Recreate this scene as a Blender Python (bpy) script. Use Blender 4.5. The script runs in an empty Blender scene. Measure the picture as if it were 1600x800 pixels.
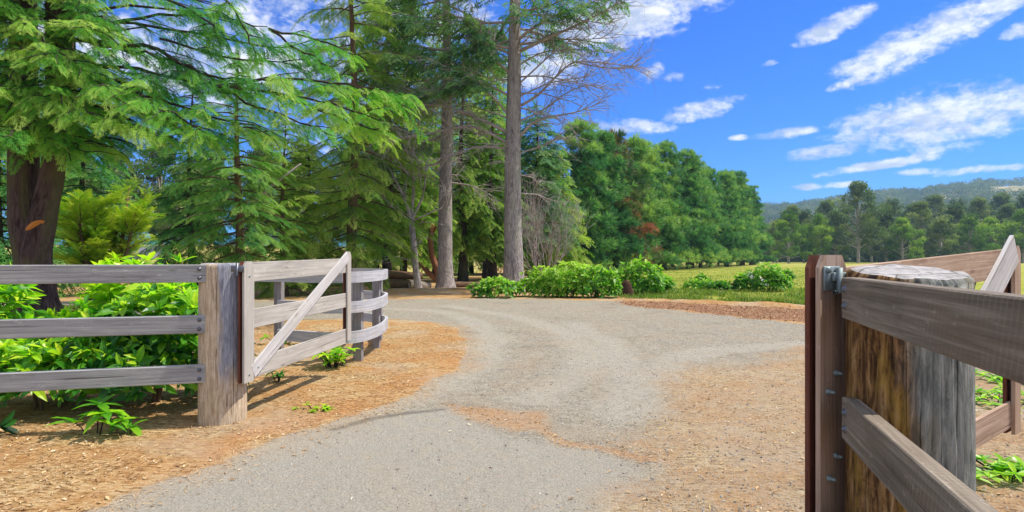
import bpy, math, random
import numpy as np
from mathutils import Vector, Matrix

R = math.radians
scene = bpy.context.scene
COL = scene.collection
CAMZ = 1.3
HAZE = .00027
FPX = 900.0
HOR = 405.0

def P(px, py, Y):
    """point at depth Y seen at pixel px,py of the survey photo"""
    return np.array([(px - 800.0) / FPX * Y, Y, CAMZ - (py - HOR) / FPX * Y])

def G(px, py):
    """point of the flat ground"""
    Y = CAMZ * FPX / (py - HOR)
    return np.array([(px - 800.0) / FPX * Y, Y])

def smooth(a, b, x):
    t = np.clip((x - a) / (b - a), 0, 1)
    return t * t * (3 - 2 * t)

# ------------------------------------------------------------------ value noise
def _hash(ix, iy, s):
    n = (ix * 374761393 + iy * 668265263 + s * 1442695041) & 0xFFFFFFFF
    n = ((n ^ (n >> 13)) * 1274126177) & 0xFFFFFFFF
    return ((n ^ (n >> 16)) & 0xFFFF) / 65535.0

def vnoise(x, y, s=0):
    x = np.asarray(x, float); y = np.asarray(y, float)
    ix = np.floor(x).astype(np.int64); iy = np.floor(y).astype(np.int64)
    fx = x - ix; fy = y - iy
    fx = fx * fx * (3 - 2 * fx); fy = fy * fy * (3 - 2 * fy)
    a = _hash(ix, iy, s); b = _hash(ix + 1, iy, s); c = _hash(ix, iy + 1, s); d = _hash(ix + 1, iy + 1, s)
    return (a * (1 - fx) + b * fx) * (1 - fy) + (c * (1 - fx) + d * fx) * fy

def fbm(x, y, o=4, s=0):
    v = 0; a = .5
    for k in range(o):
        v = v + a * (vnoise(x, y, s + k * 17) - .5); x = np.asarray(x) * 2.03; y = np.asarray(y) * 2.03; a *= .5
    return v

# ------------------------------------------------------------------ mesh builder
class MB:
    def __init__(self):
        self.V = []; self.F4 = []; self.F3 = []; self.n = 0; self.tone = []; self.gc = []; self.hasgc = False; self.hastone = False
    def add(self, V, F, tone=None, gc=None):
        V = np.asarray(V, float).reshape(-1, 3); m = len(V)
        if m == 0: return
        F = np.asarray(F, int)
        (self.F4 if F.shape[1] == 4 else self.F3).append(F + self.n)
        self.V.append(V)
        if tone is None: tone = np.full(m, .5)
        else: self.hastone = True; tone = np.broadcast_to(np.asarray(tone, float), (m,))
        self.tone.append(tone)
        if gc is None: gc = V
        else: self.hasgc = True
        self.gc.append(np.asarray(gc, float).reshape(-1, 3))
        self.n += m
    def inst(self, T, pos, rot, scale, tone=None):
        """copies of template T=(V,F,tip) -> one mesh; rot (N,3,3)"""
        V, F, tip = T
        pos = np.asarray(pos, float); N = len(pos)
        if N == 0: return
        scale = np.asarray(scale, float)
        if scale.ndim == 1: scale = scale[:, None]
        Vs = V[None] * (scale[:, None, :] if scale.shape[1] == 3 else scale[:, :, None])
        W = np.einsum('nij,nkj->nki', rot, Vs) + pos[:, None, :]
        k = len(V)
        FF = (F[None] + (np.arange(N) * k)[:, None, None]).reshape(-1, F.shape[1])
        tn = np.full(N, .5) if tone is None else np.asarray(tone, float)
        tt = (tn[:, None] + tip[None] * .3).reshape(-1)
        self.add(W.reshape(-1, 3), FF, tt)
    def box(self, o, ex, ey, ez, taper=None, ch=0.0):
        """board: origin corner o, edge vectors; gc = (length,width,thickness) metres. bevelled by ch"""
        o = np.asarray(o, float); E = [np.asarray(e, float) for e in (ex, ey, ez)]
        L = [np.linalg.norm(e) for e in E]
        c = [min(ch / l, .3) if l else 0 for l in L]
        def pt(a, b, d): return o + E[0] * a + E[1] * b + E[2] * d
        V = []; gcs = []; F = []
        off = np.array([random.uniform(0, 50), random.uniform(0, 9), random.uniform(0, 9)])
        def vert(a, b, d):
            V.append(pt(a, b, d)); gcs.append(np.array([a * L[0], b * L[1], d * L[2]]) + off); return len(V) - 1
        # faces inset with chamfer strips
        idx = {}
        for ax in range(3):
            for s in (0, 1):
                for i in (0, 1):
                    for j in (0, 1):
                        co = [0, 0, 0]; co[ax] = s
                        o1, o2 = [(1, 2), (0, 2), (0, 1)][ax]
                        co[o1] = c[o1] if i == 0 else 1 - c[o1]
                        co[o2] = c[o2] if j == 0 else 1 - c[o2]
                        key = (ax, s, {o1: i, o2: j}[o1], j)
                        corner = [0, 0, 0]; corner[ax] = s; corner[o1] = i; corner[o2] = j
                        idx[(ax, tuple(corner))] = vert(*co)
        ctr = o + (E[0] + E[1] + E[2]) / 2
        def face(vs):
            q = [V[v] for v in vs]
            n = np.cross(q[1] - q[0], q[-1] - q[0])
            if np.dot(n, sum(q) / len(q) - ctr) < 0: vs = vs[::-1]
            F.append(vs)
        for ax in range(3):
            o1, o2 = [(1, 2), (0, 2), (0, 1)][ax]
            for s in (0, 1):
                q = []
                for i, j in ((0, 0), (1, 0), (1, 1), (0, 1)):
                    cc = [0, 0, 0]; cc[ax] = s; cc[o1] = i; cc[o2] = j
                    q.append(idx[(ax, tuple(cc))])
                face(q)
        T3 = []
        if ch > 0:
            for ax in range(3):
                o1, o2 = [(1, 2), (0, 2), (0, 1)][ax]
                for i in (0, 1):
                    for j in (0, 1):
                        a = [0, 0, 0]; a[o1] = i; a[o2] = j; b = list(a); b[ax] = 1
                        face([idx[(o1, tuple(a))], idx[(o1, tuple(b))], idx[(o2, tuple(b))], idx[(o2, tuple(a))]])
            for cn in np.ndindex(2, 2, 2):
                T3.append([idx[(0, cn)], idx[(1, cn)], idx[(2, cn)]])
        base = self.n
        self.add(V, F, gc=gcs)
        if T3:
            T = []
            for t in T3:
                q = [V[v] for v in t]
                n = np.cross(q[1] - q[0], q[2] - q[0])
                T.append(t if np.dot(n, q[0] - ctr) > 0 else t[::-1])
            self.F3.append(np.array(T) + base)
    def board(self, p0, p1, h, t, nrm, up=(0, 0, 1), ch=.004, h1=None):
        """board between two bottom-front edge points p0,p1; height h along up, thickness t along nrm (pointing away from viewer)"""
        p0 = np.asarray(p0, float); p1 = np.asarray(p1, float)
        self.box(p0, p1 - p0, np.asarray(up, float) * h, np.asarray(nrm, float) * t, ch=ch)
    def tube(self, pts, rad, sides=8, cap=True, tone=None, rough=0.0, rs=0):
        pts = np.asarray(pts, float); n = len(pts); rad = np.broadcast_to(np.asarray(rad, float), (n,))
        tang = np.gradient(pts, axis=0); tang /= np.linalg.norm(tang, axis=1)[:, None] + 1e-9
        ref = np.array([1., 0, 0]) if abs(tang[0][0]) < .8 else np.array([0, 1., 0])
        u = np.cross(tang[0], ref); u /= np.linalg.norm(u)
        ang = np.arange(sides) / sides * 2 * np.pi
        V = np.zeros((n, sides, 3)); g = np.zeros((n, sides, 3))
        L = np.concatenate([[0], np.cumsum(np.linalg.norm(np.diff(pts, axis=0), axis=1))])
        for i in range(n):
            u = u - tang[i] * np.dot(u, tang[i]); u /= np.linalg.norm(u) + 1e-9
            w = np.cross(tang[i], u)
            rr = rad[i]
            if rough:
                rr = rad[i] * (1 + rough * 2 * (vnoise(np.cos(ang) * 2 + rs * 3.1, np.sin(ang) * 2 + L[i] * 1.2, 5) - .5) + rough * (vnoise(np.cos(ang) * 5 + rs, np.sin(ang) * 5 + L[i] * 3, 6) - .5))
            V[i] = pts[i] + np.outer(np.cos(ang) * rr, u) + np.outer(np.sin(ang) * rr, w)
            g[i, :, 0] = L[i] + rs; g[i, :, 1] = np.cos(ang) * rad[0]; g[i, :, 2] = np.sin(ang) * rad[0]
        a = np.arange(n - 1)[:, None] * sides; b = np.arange(sides)[None]; b2 = (np.arange(sides) + 1) % sides
        F = np.stack([a + b, a + b2[None], a + sides + b2[None], a + sides + b], -1).reshape(-1, 4)
        base = self.n
        self.add(V.reshape(-1, 3), F, tone, g.reshape(-1, 3))
        if cap and sides >= 3:
            ends = []
            c0 = self.n
            self.add([pts[-1]], np.zeros((0, 3), int), tone if np.isscalar(tone) or tone is None else None, [g[-1].mean(0)])
            e = base + (n - 1) * sides
            self.F3.append(np.array([[e + i, e + (i + 1) % sides, c0] for i in range(sides)]))
    def build(self, name, mat, parent=None, smooth_=False, link=True):
        me = bpy.data.meshes.new(name)
        V = np.concatenate(self.V)
        F4 = np.concatenate(self.F4) if self.F4 else np.zeros((0, 4), int)
        F3 = np.concatenate(self.F3) if self.F3 else np.zeros((0, 3), int)
        me.vertices.add(len(V)); me.vertices.foreach_set('co', V.astype(np.float32).ravel())
        loops = np.concatenate([F4.ravel(), F3.ravel()]).astype(np.int32)
        me.loops.add(len(loops)); me.loops.foreach_set('vertex_index', loops)
        st = np.concatenate([np.arange(len(F4)) * 4, len(F4) * 4 + np.arange(len(F3)) * 3]).astype(np.int32)
        me.polygons.add(len(st)); me.polygons.foreach_set('loop_start', st)
        me.polygons.foreach_set('use_smooth', np.full(len(st), smooth_))
        if self.hastone:
            at = me.attributes.new('tone', 'FLOAT', 'POINT'); at.data.foreach_set('value', np.concatenate(self.tone).astype(np.float32))
        if self.hasgc:
            at = me.attributes.new('gc', 'FLOAT_VECTOR', 'POINT'); at.data.foreach_set('vector', np.concatenate(self.gc).astype(np.float32).ravel())
        me.update(calc_edges=True); me.validate()
        me.materials.append(mat)
        o = bpy.data.objects.new(name, me)
        COL.objects.link(o)
        if parent is not None: o.parent = parent
        return o

def tag(o, label=None, cat=None, group=None, kind=None):
    if label: o['label'] = label
    if cat: o['category'] = cat
    if group: o['group'] = group
    if kind: o['kind'] = kind
    return o

def empty(name, loc, label, cat, group=None, rz=0):
    o = bpy.data.objects.new(name, None); COL.objects.link(o)
    o.location = loc; o.rotation_euler = (0, 0, rz); o.empty_display_size = .2
    return tag(o, label, cat, group)

def dup(root, loc, rz, sc, label, group=None, name=None):
    r = root.copy(); COL.objects.link(r); r.location = loc; r.rotation_euler = (0, 0, rz); r.scale = (sc if hasattr(sc, '__len__') else (sc,) * 3)
    r['label'] = label
    if group: r['group'] = group
    for ch in list(root.children):
        c = ch.copy(); COL.objects.link(c); c.parent = r
        for g in ch.children:
            d = g.copy(); COL.objects.link(d); d.parent = c
    return r

# ------------------------------------------------------------------ materials
def newmat(name):
    m = bpy.data.materials.new(name); m.use_nodes = True
    nt = m.node_tree; nt.nodes.clear()
    return m, nt
class NT:
    def __init__(self, nt): self.nt = nt
    def n(self, t, **kw):
        nd = self.nt.nodes.new(t)
        for k, v in kw.items():
            if k.startswith('i_'):
                key = k[2:]
                nd.inputs[int(key) if key.isdigit() else key.replace('_', ' ')].default_value = v
            else: setattr(nd, k, v)
        return nd
    def l(self, a, b): self.nt.links.new(a, b)
    def val(self, x, sock):
        if isinstance(x, (int, float)): sock.default_value = x
        elif isinstance(x, (tuple, list)): sock.default_value = x
        else: self.l(x, sock)
    def math(self, op, a, b=0.0, c=None, clamp=False):
        nd = self.n('ShaderNodeMath', operation=op, use_clamp=clamp)
        self.val(a, nd.inputs[0]); self.val(b, nd.inputs[1])
        if c is not None: self.val(c, nd.inputs[2])
        return nd.outputs[0]
    def mix(self, f, a, b, mode='MIX'):
        nd = self.n('ShaderNodeMix', data_type='RGBA', blend_type=mode)
        self.val(f, nd.inputs[0])
        self.val(a if not (isinstance(a, tuple) and len(a) == 3) else a + (1,), nd.inputs[6])
        self.val(b if not (isinstance(b, tuple) and len(b) == 3) else b + (1,), nd.inputs[7])
        return nd.outputs[2]
    def noise(self, vec, scale, detail=3, rough=.55, dist=0, dim='3D'):
        nd = self.n('ShaderNodeTexNoise', noise_dimensions=dim)
        if vec is not None: self.l(vec, nd.inputs['Vector'])
        nd.inputs['Scale'].default_value = scale; nd.inputs['Detail'].default_value = detail
        nd.inputs['Roughness'].default_value = rough; nd.inputs['Distortion'].default_value = dist
        return nd.outputs['Fac']
    def voro(self, vec, scale, feature='F1', out='Distance'):
        nd = self.n('ShaderNodeTexVoronoi', feature=feature)
        self.l(vec, nd.inputs['Vector']); nd.inputs['Scale'].default_value = scale
        return nd.outputs[out]
    def ramp(self, f, stops, interp='LINEAR'):
        nd = self.n('ShaderNodeValToRGB'); self.l(f, nd.inputs[0]); cr = nd.color_ramp; cr.interpolation = interp
        while len(cr.elements) < len(stops): cr.elements.new(.5)
        for e, (p, c) in zip(cr.elements, stops):
            e.position = p; e.color = (c, c, c, 1) if isinstance(c, (int, float)) else tuple(c) + (1,)
        return nd.outputs[0]
    def map(self, vec, scale=(1, 1, 1), rot=(0, 0, 0), loc=(0, 0, 0)):
        nd = self.n('ShaderNodeMapping'); self.l(vec, nd.inputs[0])
        nd.inputs['Scale'].default_value = scale; nd.inputs['Rotation'].default_value = rot; nd.inputs['Location'].default_value = loc
        return nd.outputs[0]
    def attr(self, name, out='Fac'):
        return self.n('ShaderNodeAttribute', attribute_name=name).outputs[out]
    def sstep(self, a, b, x):
        nd = self.n('ShaderNodeMapRange', interpolation_type='SMOOTHSTEP'); self.l(x, nd.inputs[0])
        nd.inputs[1].default_value = a; nd.inputs[2].default_value = b
        return nd.outputs[0]
    def out(self, sh):
        o = self.n('ShaderNodeOutputMaterial'); self.l(sh, o.inputs[0])
    def bump(self, h, strength=.4, dist=.01):
        b = self.n('ShaderNodeBump'); b.inputs['Strength'].default_value = strength; b.inputs['Distance'].default_value = dist
        self.l(h, b.inputs['Height']); return b.outputs[0]
    def bsdf(self, col, rough=.8, spec=.25, normal=None):
        p = self.n('ShaderNodeBsdfPrincipled')
        self.val(col, p.inputs['Base Color']); self.val(rough, p.inputs['Roughness'])
        p.inputs['Specular IOR Level'].default_value = spec
        if normal is not None: self.l(normal, p.inputs['Normal'])
        return p.outputs[0]

def wood(name, lo, mid, hi, saw=0.0, stain=None, stain_amt=0.0, freq=1.0):
    m, nt = newmat(name); t = NT(nt)
    gc = t.attr('gc', 'Vector')
    g1 = t.noise(t.map(gc, (1.3, 45 * freq, 45 * freq)), 1.0, 5, .65, .6)
    g2 = t.noise(t.map(gc, (6, 160 * freq, 160 * freq)), 1.0, 3, .6)
    big = t.noise(t.map(gc, (2.2, 9, 9)), 1.0, 4, .6)
    f = t.math('ADD', t.math('MULTIPLY', g1, .55), t.math('ADD', t.math('MULTIPLY', g2, .2), t.math('MULTIPLY', big, .25)))
    c = t.ramp(f, [(.34, lo), (.5, mid), (.66, hi)])
    if stain:
        sn = t.noise(t.map(gc, (1.6, 6, 6), loc=(3, 7, 1)), 1.0, 5, .65)
        c = t.mix(t.math('MULTIPLY', t.sstep(.5, .68, sn), stain_amt), c, stain)
    h = f
    if saw:
        w = t.n('ShaderNodeTexWave', wave_type='BANDS', bands_direction='X'); t.l(t.map(gc, (1, 1, 0), rot=(0, 0, .30)), w.inputs['Vector'])
        w.inputs['Scale'].default_value = 17; w.inputs['Distortion'].default_value = 9; w.inputs['Detail'].default_value = 1; w.inputs['Detail Scale'].default_value = .16
        sv = t.sstep(.62, 1.0, w.outputs['Fac'])
        fade = t.math('MULTIPLY', sv, t.sstep(.38, .62, t.noise(t.map(gc, (5, 8, 8)), 1.0, 2)))
        c = t.mix(t.math('MULTIPLY', fade, saw), c, hi)
    # pale scuffs and lichen
    sc_ = t.sstep(.60, .68, t.noise(t.map(gc, (16, 30, 30), loc=(1, 5, 2)), 1.0, 4, .7))
    c = t.mix(t.math('MULTIPLY', sc_, .30), c, tuple(min(.7, x * 1.25 + .03) for x in hi))
    drk_ = t.sstep(.56, .70, t.noise(t.map(gc, (3.5, 10, 10), loc=(8, 1, 4)), 1.0, 5, .7))
    c = t.mix(t.math('MULTIPLY', drk_, .40), c, (lo[0] * .75, lo[1] * .70, lo[2] * .62))
    # knots
    kv = t.n('ShaderNodeTexVoronoi'); t.l(t.map(gc, (1.9, 6.5, .01)), kv.inputs['Vector']); kv.inputs['Scale'].default_value = 1.0
    knot = t.math('SUBTRACT', 1.0, t.sstep(.04, .13, t.math('ADD', kv.outputs['Distance'], t.math('MULTIPLY', g1, .05))))
    c = t.mix(t.math('MULTIPLY', knot, .6), c, (lo[0] * .5, lo[1] * .42, lo[2] * .36))
    # dark checks along the grain
    ck = t.noise(t.map(gc, (.9, 70, 70), loc=(5, 2, 9)), 1.0, 2, .5, .3)
    crack = t.sstep(.665, .71, ck)
    c = t.mix(t.math('MULTIPLY', crack, .75), c, (lo[0] * .35, lo[1] * .35, lo[2] * .35))
    hh = t.math('SUBTRACT', h, t.math('MULTIPLY', crack, .8))
    t.out(t.bsdf(c, .82, .2, t.bump(hh, .55, .006)))
    return m

def bark(name, lo, hi, moss=None, moss_amt=0, zs=2.0, fs=14.0):
    m, nt = newmat(name); t = NT(nt)
    gc = t.attr('gc', 'Vector')
    n1 = t.noise(t.map(gc, (zs * 1.4, fs, fs)), 1.0, 5, .65, .8)
    n2 = t.noise(t.map(gc, (zs * .25, 1.8, 1.8)), 1.0, 3)
    v = t.voro(t.map(gc, (zs * 2.2, fs * .9, fs * .9)), 1.0)
    f = t.math('ADD', t.math('MULTIPLY', n1, .7), t.math('MULTIPLY', n2, .3))
    c = t.ramp(f, [(.36, lo), (.62, hi)])
    if moss: c = t.mix(t.math('MULTIPLY', t.sstep(.48, .66, n2), moss_amt), c, moss)
    h = t.math('ADD', n1, t.math('MULTIPLY', v, .5))
    t.out(t.bsdf(c, .9, .1, t.bump(h, .9, .04)))
    return m

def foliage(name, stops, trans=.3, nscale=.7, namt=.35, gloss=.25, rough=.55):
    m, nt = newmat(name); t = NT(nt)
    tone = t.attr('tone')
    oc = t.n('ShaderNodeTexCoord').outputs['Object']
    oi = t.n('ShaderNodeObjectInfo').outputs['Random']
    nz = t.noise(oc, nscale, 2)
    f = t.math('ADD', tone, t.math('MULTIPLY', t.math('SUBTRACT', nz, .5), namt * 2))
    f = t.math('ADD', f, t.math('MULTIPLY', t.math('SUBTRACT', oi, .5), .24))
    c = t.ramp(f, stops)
    p = t.bsdf(c, rough, gloss)
    tr = t.n('ShaderNodeBsdfTranslucent'); t.l(t.mix(1.0, c, (.95, 1.25, .60), 'MULTIPLY'), tr.inputs[0])
    ms = t.n('ShaderNodeMixShader'); ms.inputs[0].default_value = trans
    t.l(p, ms.inputs[1]); t.l(tr.outputs[0], ms.inputs[2])
    t.out(ms.outputs[0])
    return m

def plain(name, col, rough=.5, metal=0.0, spec=.4, nz=.25, sc=30):
    m, nt = newmat(name); t = NT(nt)
    oc = t.n('ShaderNodeTexCoord').outputs['Object']
    n = t.noise(oc, sc, 4)
    c = t.mix(t.math('MULTIPLY', n, nz * 2), col, tuple(x * .45 for x in col))
    p = t.n('ShaderNodeBsdfPrincipled'); t.l(c, p.inputs['Base Color']); p.inputs['Roughness'].default_value = rough
    p.inputs['Metallic'].default_value = metal; p.inputs['Specular IOR Level'].default_value = spec
    t.l(t.bump(n, .3, .003), p.inputs['Normal'])
    t.out(p.outputs[0]); return m

M = {}
M['rail_blue'] = wood('weathered_blue_grey_rail', (.175, .175, .175), (.305, .305, .305), (.47, .465, .45), stain=(.30, .29, .30), stain_amt=.5)
M['rail_dark'] = wood('weathered_dark_rail', (.095, .076, .056), (.175, .142, .108), (.33, .285, .225), saw=.20, stain=(.20, .13, .085), stain_amt=.55)
M['gate_pale'] = wood('pale_gate_timber', (.27, .245, .215), (.40, .37, .33), (.54, .51, .47), stain=(.30, .28, .27), stain_amt=.5)
M['brace_pale'] = wood('pale_brace_timber', (.32, .305, .30), (.47, .45, .44), (.61, .59, .575), stain=(.45, .40, .34), stain_amt=.4)
M['gate_brown'] = wood('brown_gate_timber', (.21, .135, .09), (.38, .26, .185), (.52, .39, .30), stain=(.30, .23, .22), stain_amt=.6)
M['red_edge'] = wood('red_brown_timber_edge', (.06, .020, .013), (.13, .045, .028), (.22, .095, .06))
M['wing_rail'] = wood('grey_wing_rail', (.26, .26, .28), (.40, .40, .43), (.55, .55, .57), stain=(.38, .34, .30), stain_amt=.5)
M['wing_post'] = wood('grey_wing_post', (.14, .13, .13), (.24, .22, .22), (.36, .34, .33))
M['bark_cedar'] = bark('dark_cedar_bark', (.030, .018, .018), (.13, .085, .08), (.10, .11, .03), .5, 2.2, 12)
M['bark_grey'] = bark('grey_lichen_bark', (.13, .11, .11), (.46, .41, .40), (.20, .22, .12), .3, 3.2, 13)
M['bark_brown'] = bark('brown_bark', (.05, .03, .02), (.22, .14, .09), (.10, .12, .04), .4, 3, 16)
M['bark_dark'] = bark('dark_bark', (.02, .016, .014), (.09, .07, .06), (.05, .07, .02), .5, 3, 12)
M['bark_red'] = bark('red_brown_bark', (.10, .035, .02), (.33, .15, .08), (.2, .12, .05), .4, 2, 10)
M['bark_gum'] = bark('pale_gum_bark', (.20, .17, .14), (.50, .45, .38), (.2, .2, .12), .3, 1, 5)
M['twig_grey'] = bark('grey_dead_twigs', (.20, .165, .16), (.48, .42, .42), (.16, .18, .08), .35, 2, 10)
M['scar'] = plain('fresh_orange_wood', (.60, .22, .05), .8, 0, .1, .3, 12)
M['galv'] = plain('galvanised_steel', (.30, .37, .38), .6, .6, .4, .45, 60)
M['bolt'] = plain('dull_steel_bolt', (.18, .19, .22), .45, .8, .5, .3, 90)
M['rock'] = plain('pale_rock', (.62, .60, .60), .9, 0, .1, .35, 4)
M['gap_shade'] = plain('dark_gap_shade', (.09, .05, .035), .95, 0, .05, .4, 8)  # dark colour imitating the shade in a hole of the hedge

lime = [(.10, (.010, .045, .016)), (.38, (.022, .100, .022)), (.62, (.070, .200, .024)), (.88, (.24, .36, .055))]
M['fol_cedar'] = foliage('cedar_needles', [(.08, (.010, .065, .030)), (.34, (.026, .140, .042)), (.54, (.060, .27, .036)), (.74, (.18, .44, .045)), (.97, (.46, .60, .13))], .48, .55, .30)
M['fol_hem'] = foliage('hemlock_needles', [(.1, (.040, .125, .030)), (.4, (.115, .25, .036)), (.65, (.25, .39, .048)), (.92, (.47, .53, .12))], .5, .5, .35)
M['fol_dark'] = foliage('dark_conifer_needles', [(.1, (.018, .095, .036)), (.45, (.055, .21, .062)), (.7, (.13, .34, .066)), (.95, (.30, .46, .10))], .5, .8, .3)
M['fol_pine'] = foliage('pine_needles', [(.1, (.026, .10, .052)), (.4, (.075, .21, .088)), (.64, (.155, .31, .105)), (.95, (.34, .46, .13))], .42, .3, .5)
M['fol_brown'] = foliage('browning_pine_needles', [(.1, (.03, .08, .03)), (.42, (.07, .15, .05)), (.62, (.16, .17, .07)), (.78, (.28, .15, .09)), (.95, (.44, .15, .10))], .35, .45, .6)
M['fol_gum'] = foliage('gum_leaves', [(.1, (.035, .065, .028)), (.45, (.105, .155, .050)), (.7, (.21, .25, .070)), (.95, (.40, .38, .14))], .42, .12, .3)
M['fol_gumy'] = foliage('yellow_green_gum_leaves', [(.1, (.04, .10, .012)), (.45, (.14, .25, .020)), (.7, (.28, .38, .028)), (.95, (.44, .48, .07))], .45, .15, .3)
M['fol_gold'] = foliage('golden_conifer_scales', [(.1, (.04, .11, .012)), (.45, (.14, .32, .020)), (.7, (.32, .49, .024)), (.95, (.56, .60, .05))], .45, .9, .3)
M['fol_pale'] = foliage('pale_distant_leaves', [(.1, (.05, .09, .04)), (.45, (.13, .19, .07)), (.7, (.26, .31, .12)), (.95, (.40, .42, .2))], .4, .3, .3)
M['leaf'] = foliage('glossy_shrub_leaves', [(.04, (.010, .060, .018)), (.26, (.030, .165, .022)), (.46, (.11, .36, .018)), (.64, (.38, .66, .016)), (.9, (.72, .80, .04))], .5, 1.6, .15, .5, .36)
M['leaf2'] = foliage('hedge_leaves', [(.1, (.028, .11, .016)), (.4, (.10, .30, .026)), (.62, (.24, .48, .030)), (.9, (.46, .60, .09))], .45, 1.0, .3, .4, .45)
M['fol_hill'] = foliage('hillside_leaves', [(.1, (.03, .06, .030)), (.45, (.075, .125, .050)), (.7, (.14, .18, .065)), (.95, (.25, .23, .11))], .35, .02, .3)
M['blade'] = foliage('grass_blades', [(.1, (.05, .11, .015)), (.45, (.15, .24, .03)), (.7, (.30, .33, .07)), (.95, (.48, .42, .18))], .35, 1.5, .25)
M['chip'] = foliage('litter_chips', [(.05, (.14, .08, .045)), (.28, (.34, .20, .10)), (.52, (.52, .34, .17)), (.78, (.58, .43, .24)), (.97, (.68, .60, .46))], .05, 3, .1, .1, .8)
M['stone'] = foliage('gravel_stones', [(.05, (.10, .10, .10)), (.4, (.26, .25, .24)), (.7, (.42, .40, .38)), (.97, (.62, .60, .58))], .0, 3, .1, .15, .8)

# posts: gc = (height, x, y)
def post_mat(name, warm):
    m, nt = newmat(name); t = NT(nt)
    gc = t.attr('gc', 'Vector')
    g1 = t.noise(t.map(gc, (4.5, 20, 20)), 1.0, 8, .78, 1.6)
    g2 = t.noise(t.map(gc, (7, 70, 70)), 1.0, 4, .6)
    big = t.noise(t.map(gc, (1.3, 4.5, 4.5)), 1.0, 4, .6)
    f = t.math('ADD', t.math('MULTIPLY', g1, .6), t.math('MULTIPLY', g2, .4))
    if warm:   # near post: orange-brown, lichen and black streaks one side, grey on the other
        ca = t.ramp(f, [(.36, (.012, .009, .006)), (.46, (.10, .05, .02)), (.54, (.27, .145, .055)), (.68, (.48, .34, .17))])
        cb = t.ramp(f, [(.34, (.05, .055, .05)), (.47, (.17, .18, .165)), (.56, (.28, .285, .26)), (.70, (.42, .42, .38))])
        sx = t.n('ShaderNodeSeparateXYZ'); t.l(gc, sx.inputs[0])
        ms = t.sstep(-.035, .05, t.math('ADD', t.math('SUBTRACT', t.math('MULTIPLY', sx.outputs[1], .82), t.math('MULTIPLY', sx.outputs[2], .57)), t.math('MULTIPLY', t.math('SUBTRACT', big, .5), .22)))
        c = t.mix(ms, ca, cb)
        li = t.sstep(.54, .68, t.noise(t.map(gc, (3, 9, 9), loc=(2, 4, 1)), 1.0, 4, .65))
        c = t.mix(t.math('MULTIPLY', li, t.math('SUBTRACT', .6, t.math('MULTIPLY', ms, .45))), c, (.36, .22, .04))
    else:
        ca = t.ramp(f, [(.34, (.26, .18, .105)), (.5, (.50, .39, .27)), (.66, (.70, .60, .46))])
        cb = t.ramp(f, [(.34, (.12, .13, .17)), (.5, (.24, .26, .33)), (.66, (.42, .43, .48))])
        sx = t.n('ShaderNodeSeparateXYZ'); t.l(gc, sx.inputs[0])
        ms = t.sstep(.04, .085, t.math('ADD', sx.outputs[1], t.math('MULTIPLY', t.math('SUBTRACT', big, .5), .16)))
        lowz = t.sstep(.28, .5, t.math('ADD', sx.outputs[0], t.math('MULTIPLY', t.math('SUBTRACT', big, .5), .5)))
        c = t.mix(t.math('MULTIPLY', ms, t.math('MULTIPLY', lowz, .9)), ca, cb)
        sp = t.sstep(.6, .72, t.noise(t.map(gc, (5, 14, 14)), 1.0, 3))
        c = t.mix(t.math('MULTIPLY', sp, .45), c, (.55, .53, .47))
    ck = t.noise(t.map(gc, (.8, 34, 34), loc=(1, 3, 7)), 1.0, 3, .5, .8)
    crack = t.math('MAXIMUM', t.sstep(.655, .70, ck), t.math('MULTIPLY', t.sstep(.64, .70, t.noise(t.map(gc, (2.4, 90, 90), loc=(4, 1, 2)), 1.0, 2, .5, .6)), .7))
    c = t.mix(t.math('MULTIPLY', crack, .85), c, (.02, .015, .012))
    h = t.math('SUBTRACT', f, t.math('MULTIPLY', crack, .9))
    t.out(t.bsdf(c, .88, .15, t.bump(h, .8, .015)))
    return m
M['post_left'] = post_mat('pale_round_post', False)
M['post_right'] = post_mat('brown_round_post', True)

# end grain for post tops
def endgrain(name):
    m, nt = newmat(name); t = NT(nt)
    oc = t.n('ShaderNodeTexCoord').outputs['Object']
    w = t.n('ShaderNodeTexWave', wave_type='RINGS', rings_direction='Z'); t.l(oc, w.inputs['Vector'])
    w.inputs['Scale'].default_value = 11; w.inputs['Distortion'].default_value = 4; w.inputs['Detail'].default_value = 3; w.inputs['Detail Scale'].default_value = 2
    n = t.noise(oc, 14, 5, .65)
    f = t.math('ADD', t.math('MULTIPLY', w.outputs['Fac'], .07), t.math('MULTIPLY', n, .93))
    c = t.ramp(f, [(.3, (.17, .16, .155)), (.52, (.33, .315, .31)), (.72, (.47, .455, .44))])
    v = t.n('ShaderNodeTexVoronoi', feature='DISTANCE_TO_EDGE'); t.l(t.map(oc, (5, 5, .01)), v.inputs['Vector']); v.inputs['Scale'].default_value = 1.0
    c = t.mix(t.math('MULTIPLY', t.math('SUBTRACT', 1.0, t.sstep(.0, .025, v.outputs['Distance'])), .8), c, (.05, .045, .04))
    t.out(t.bsdf(c, .9, .15, t.bump(f, .6, .01))); return m
M['endgrain'] = endgrain('post_end_grain')

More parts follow.
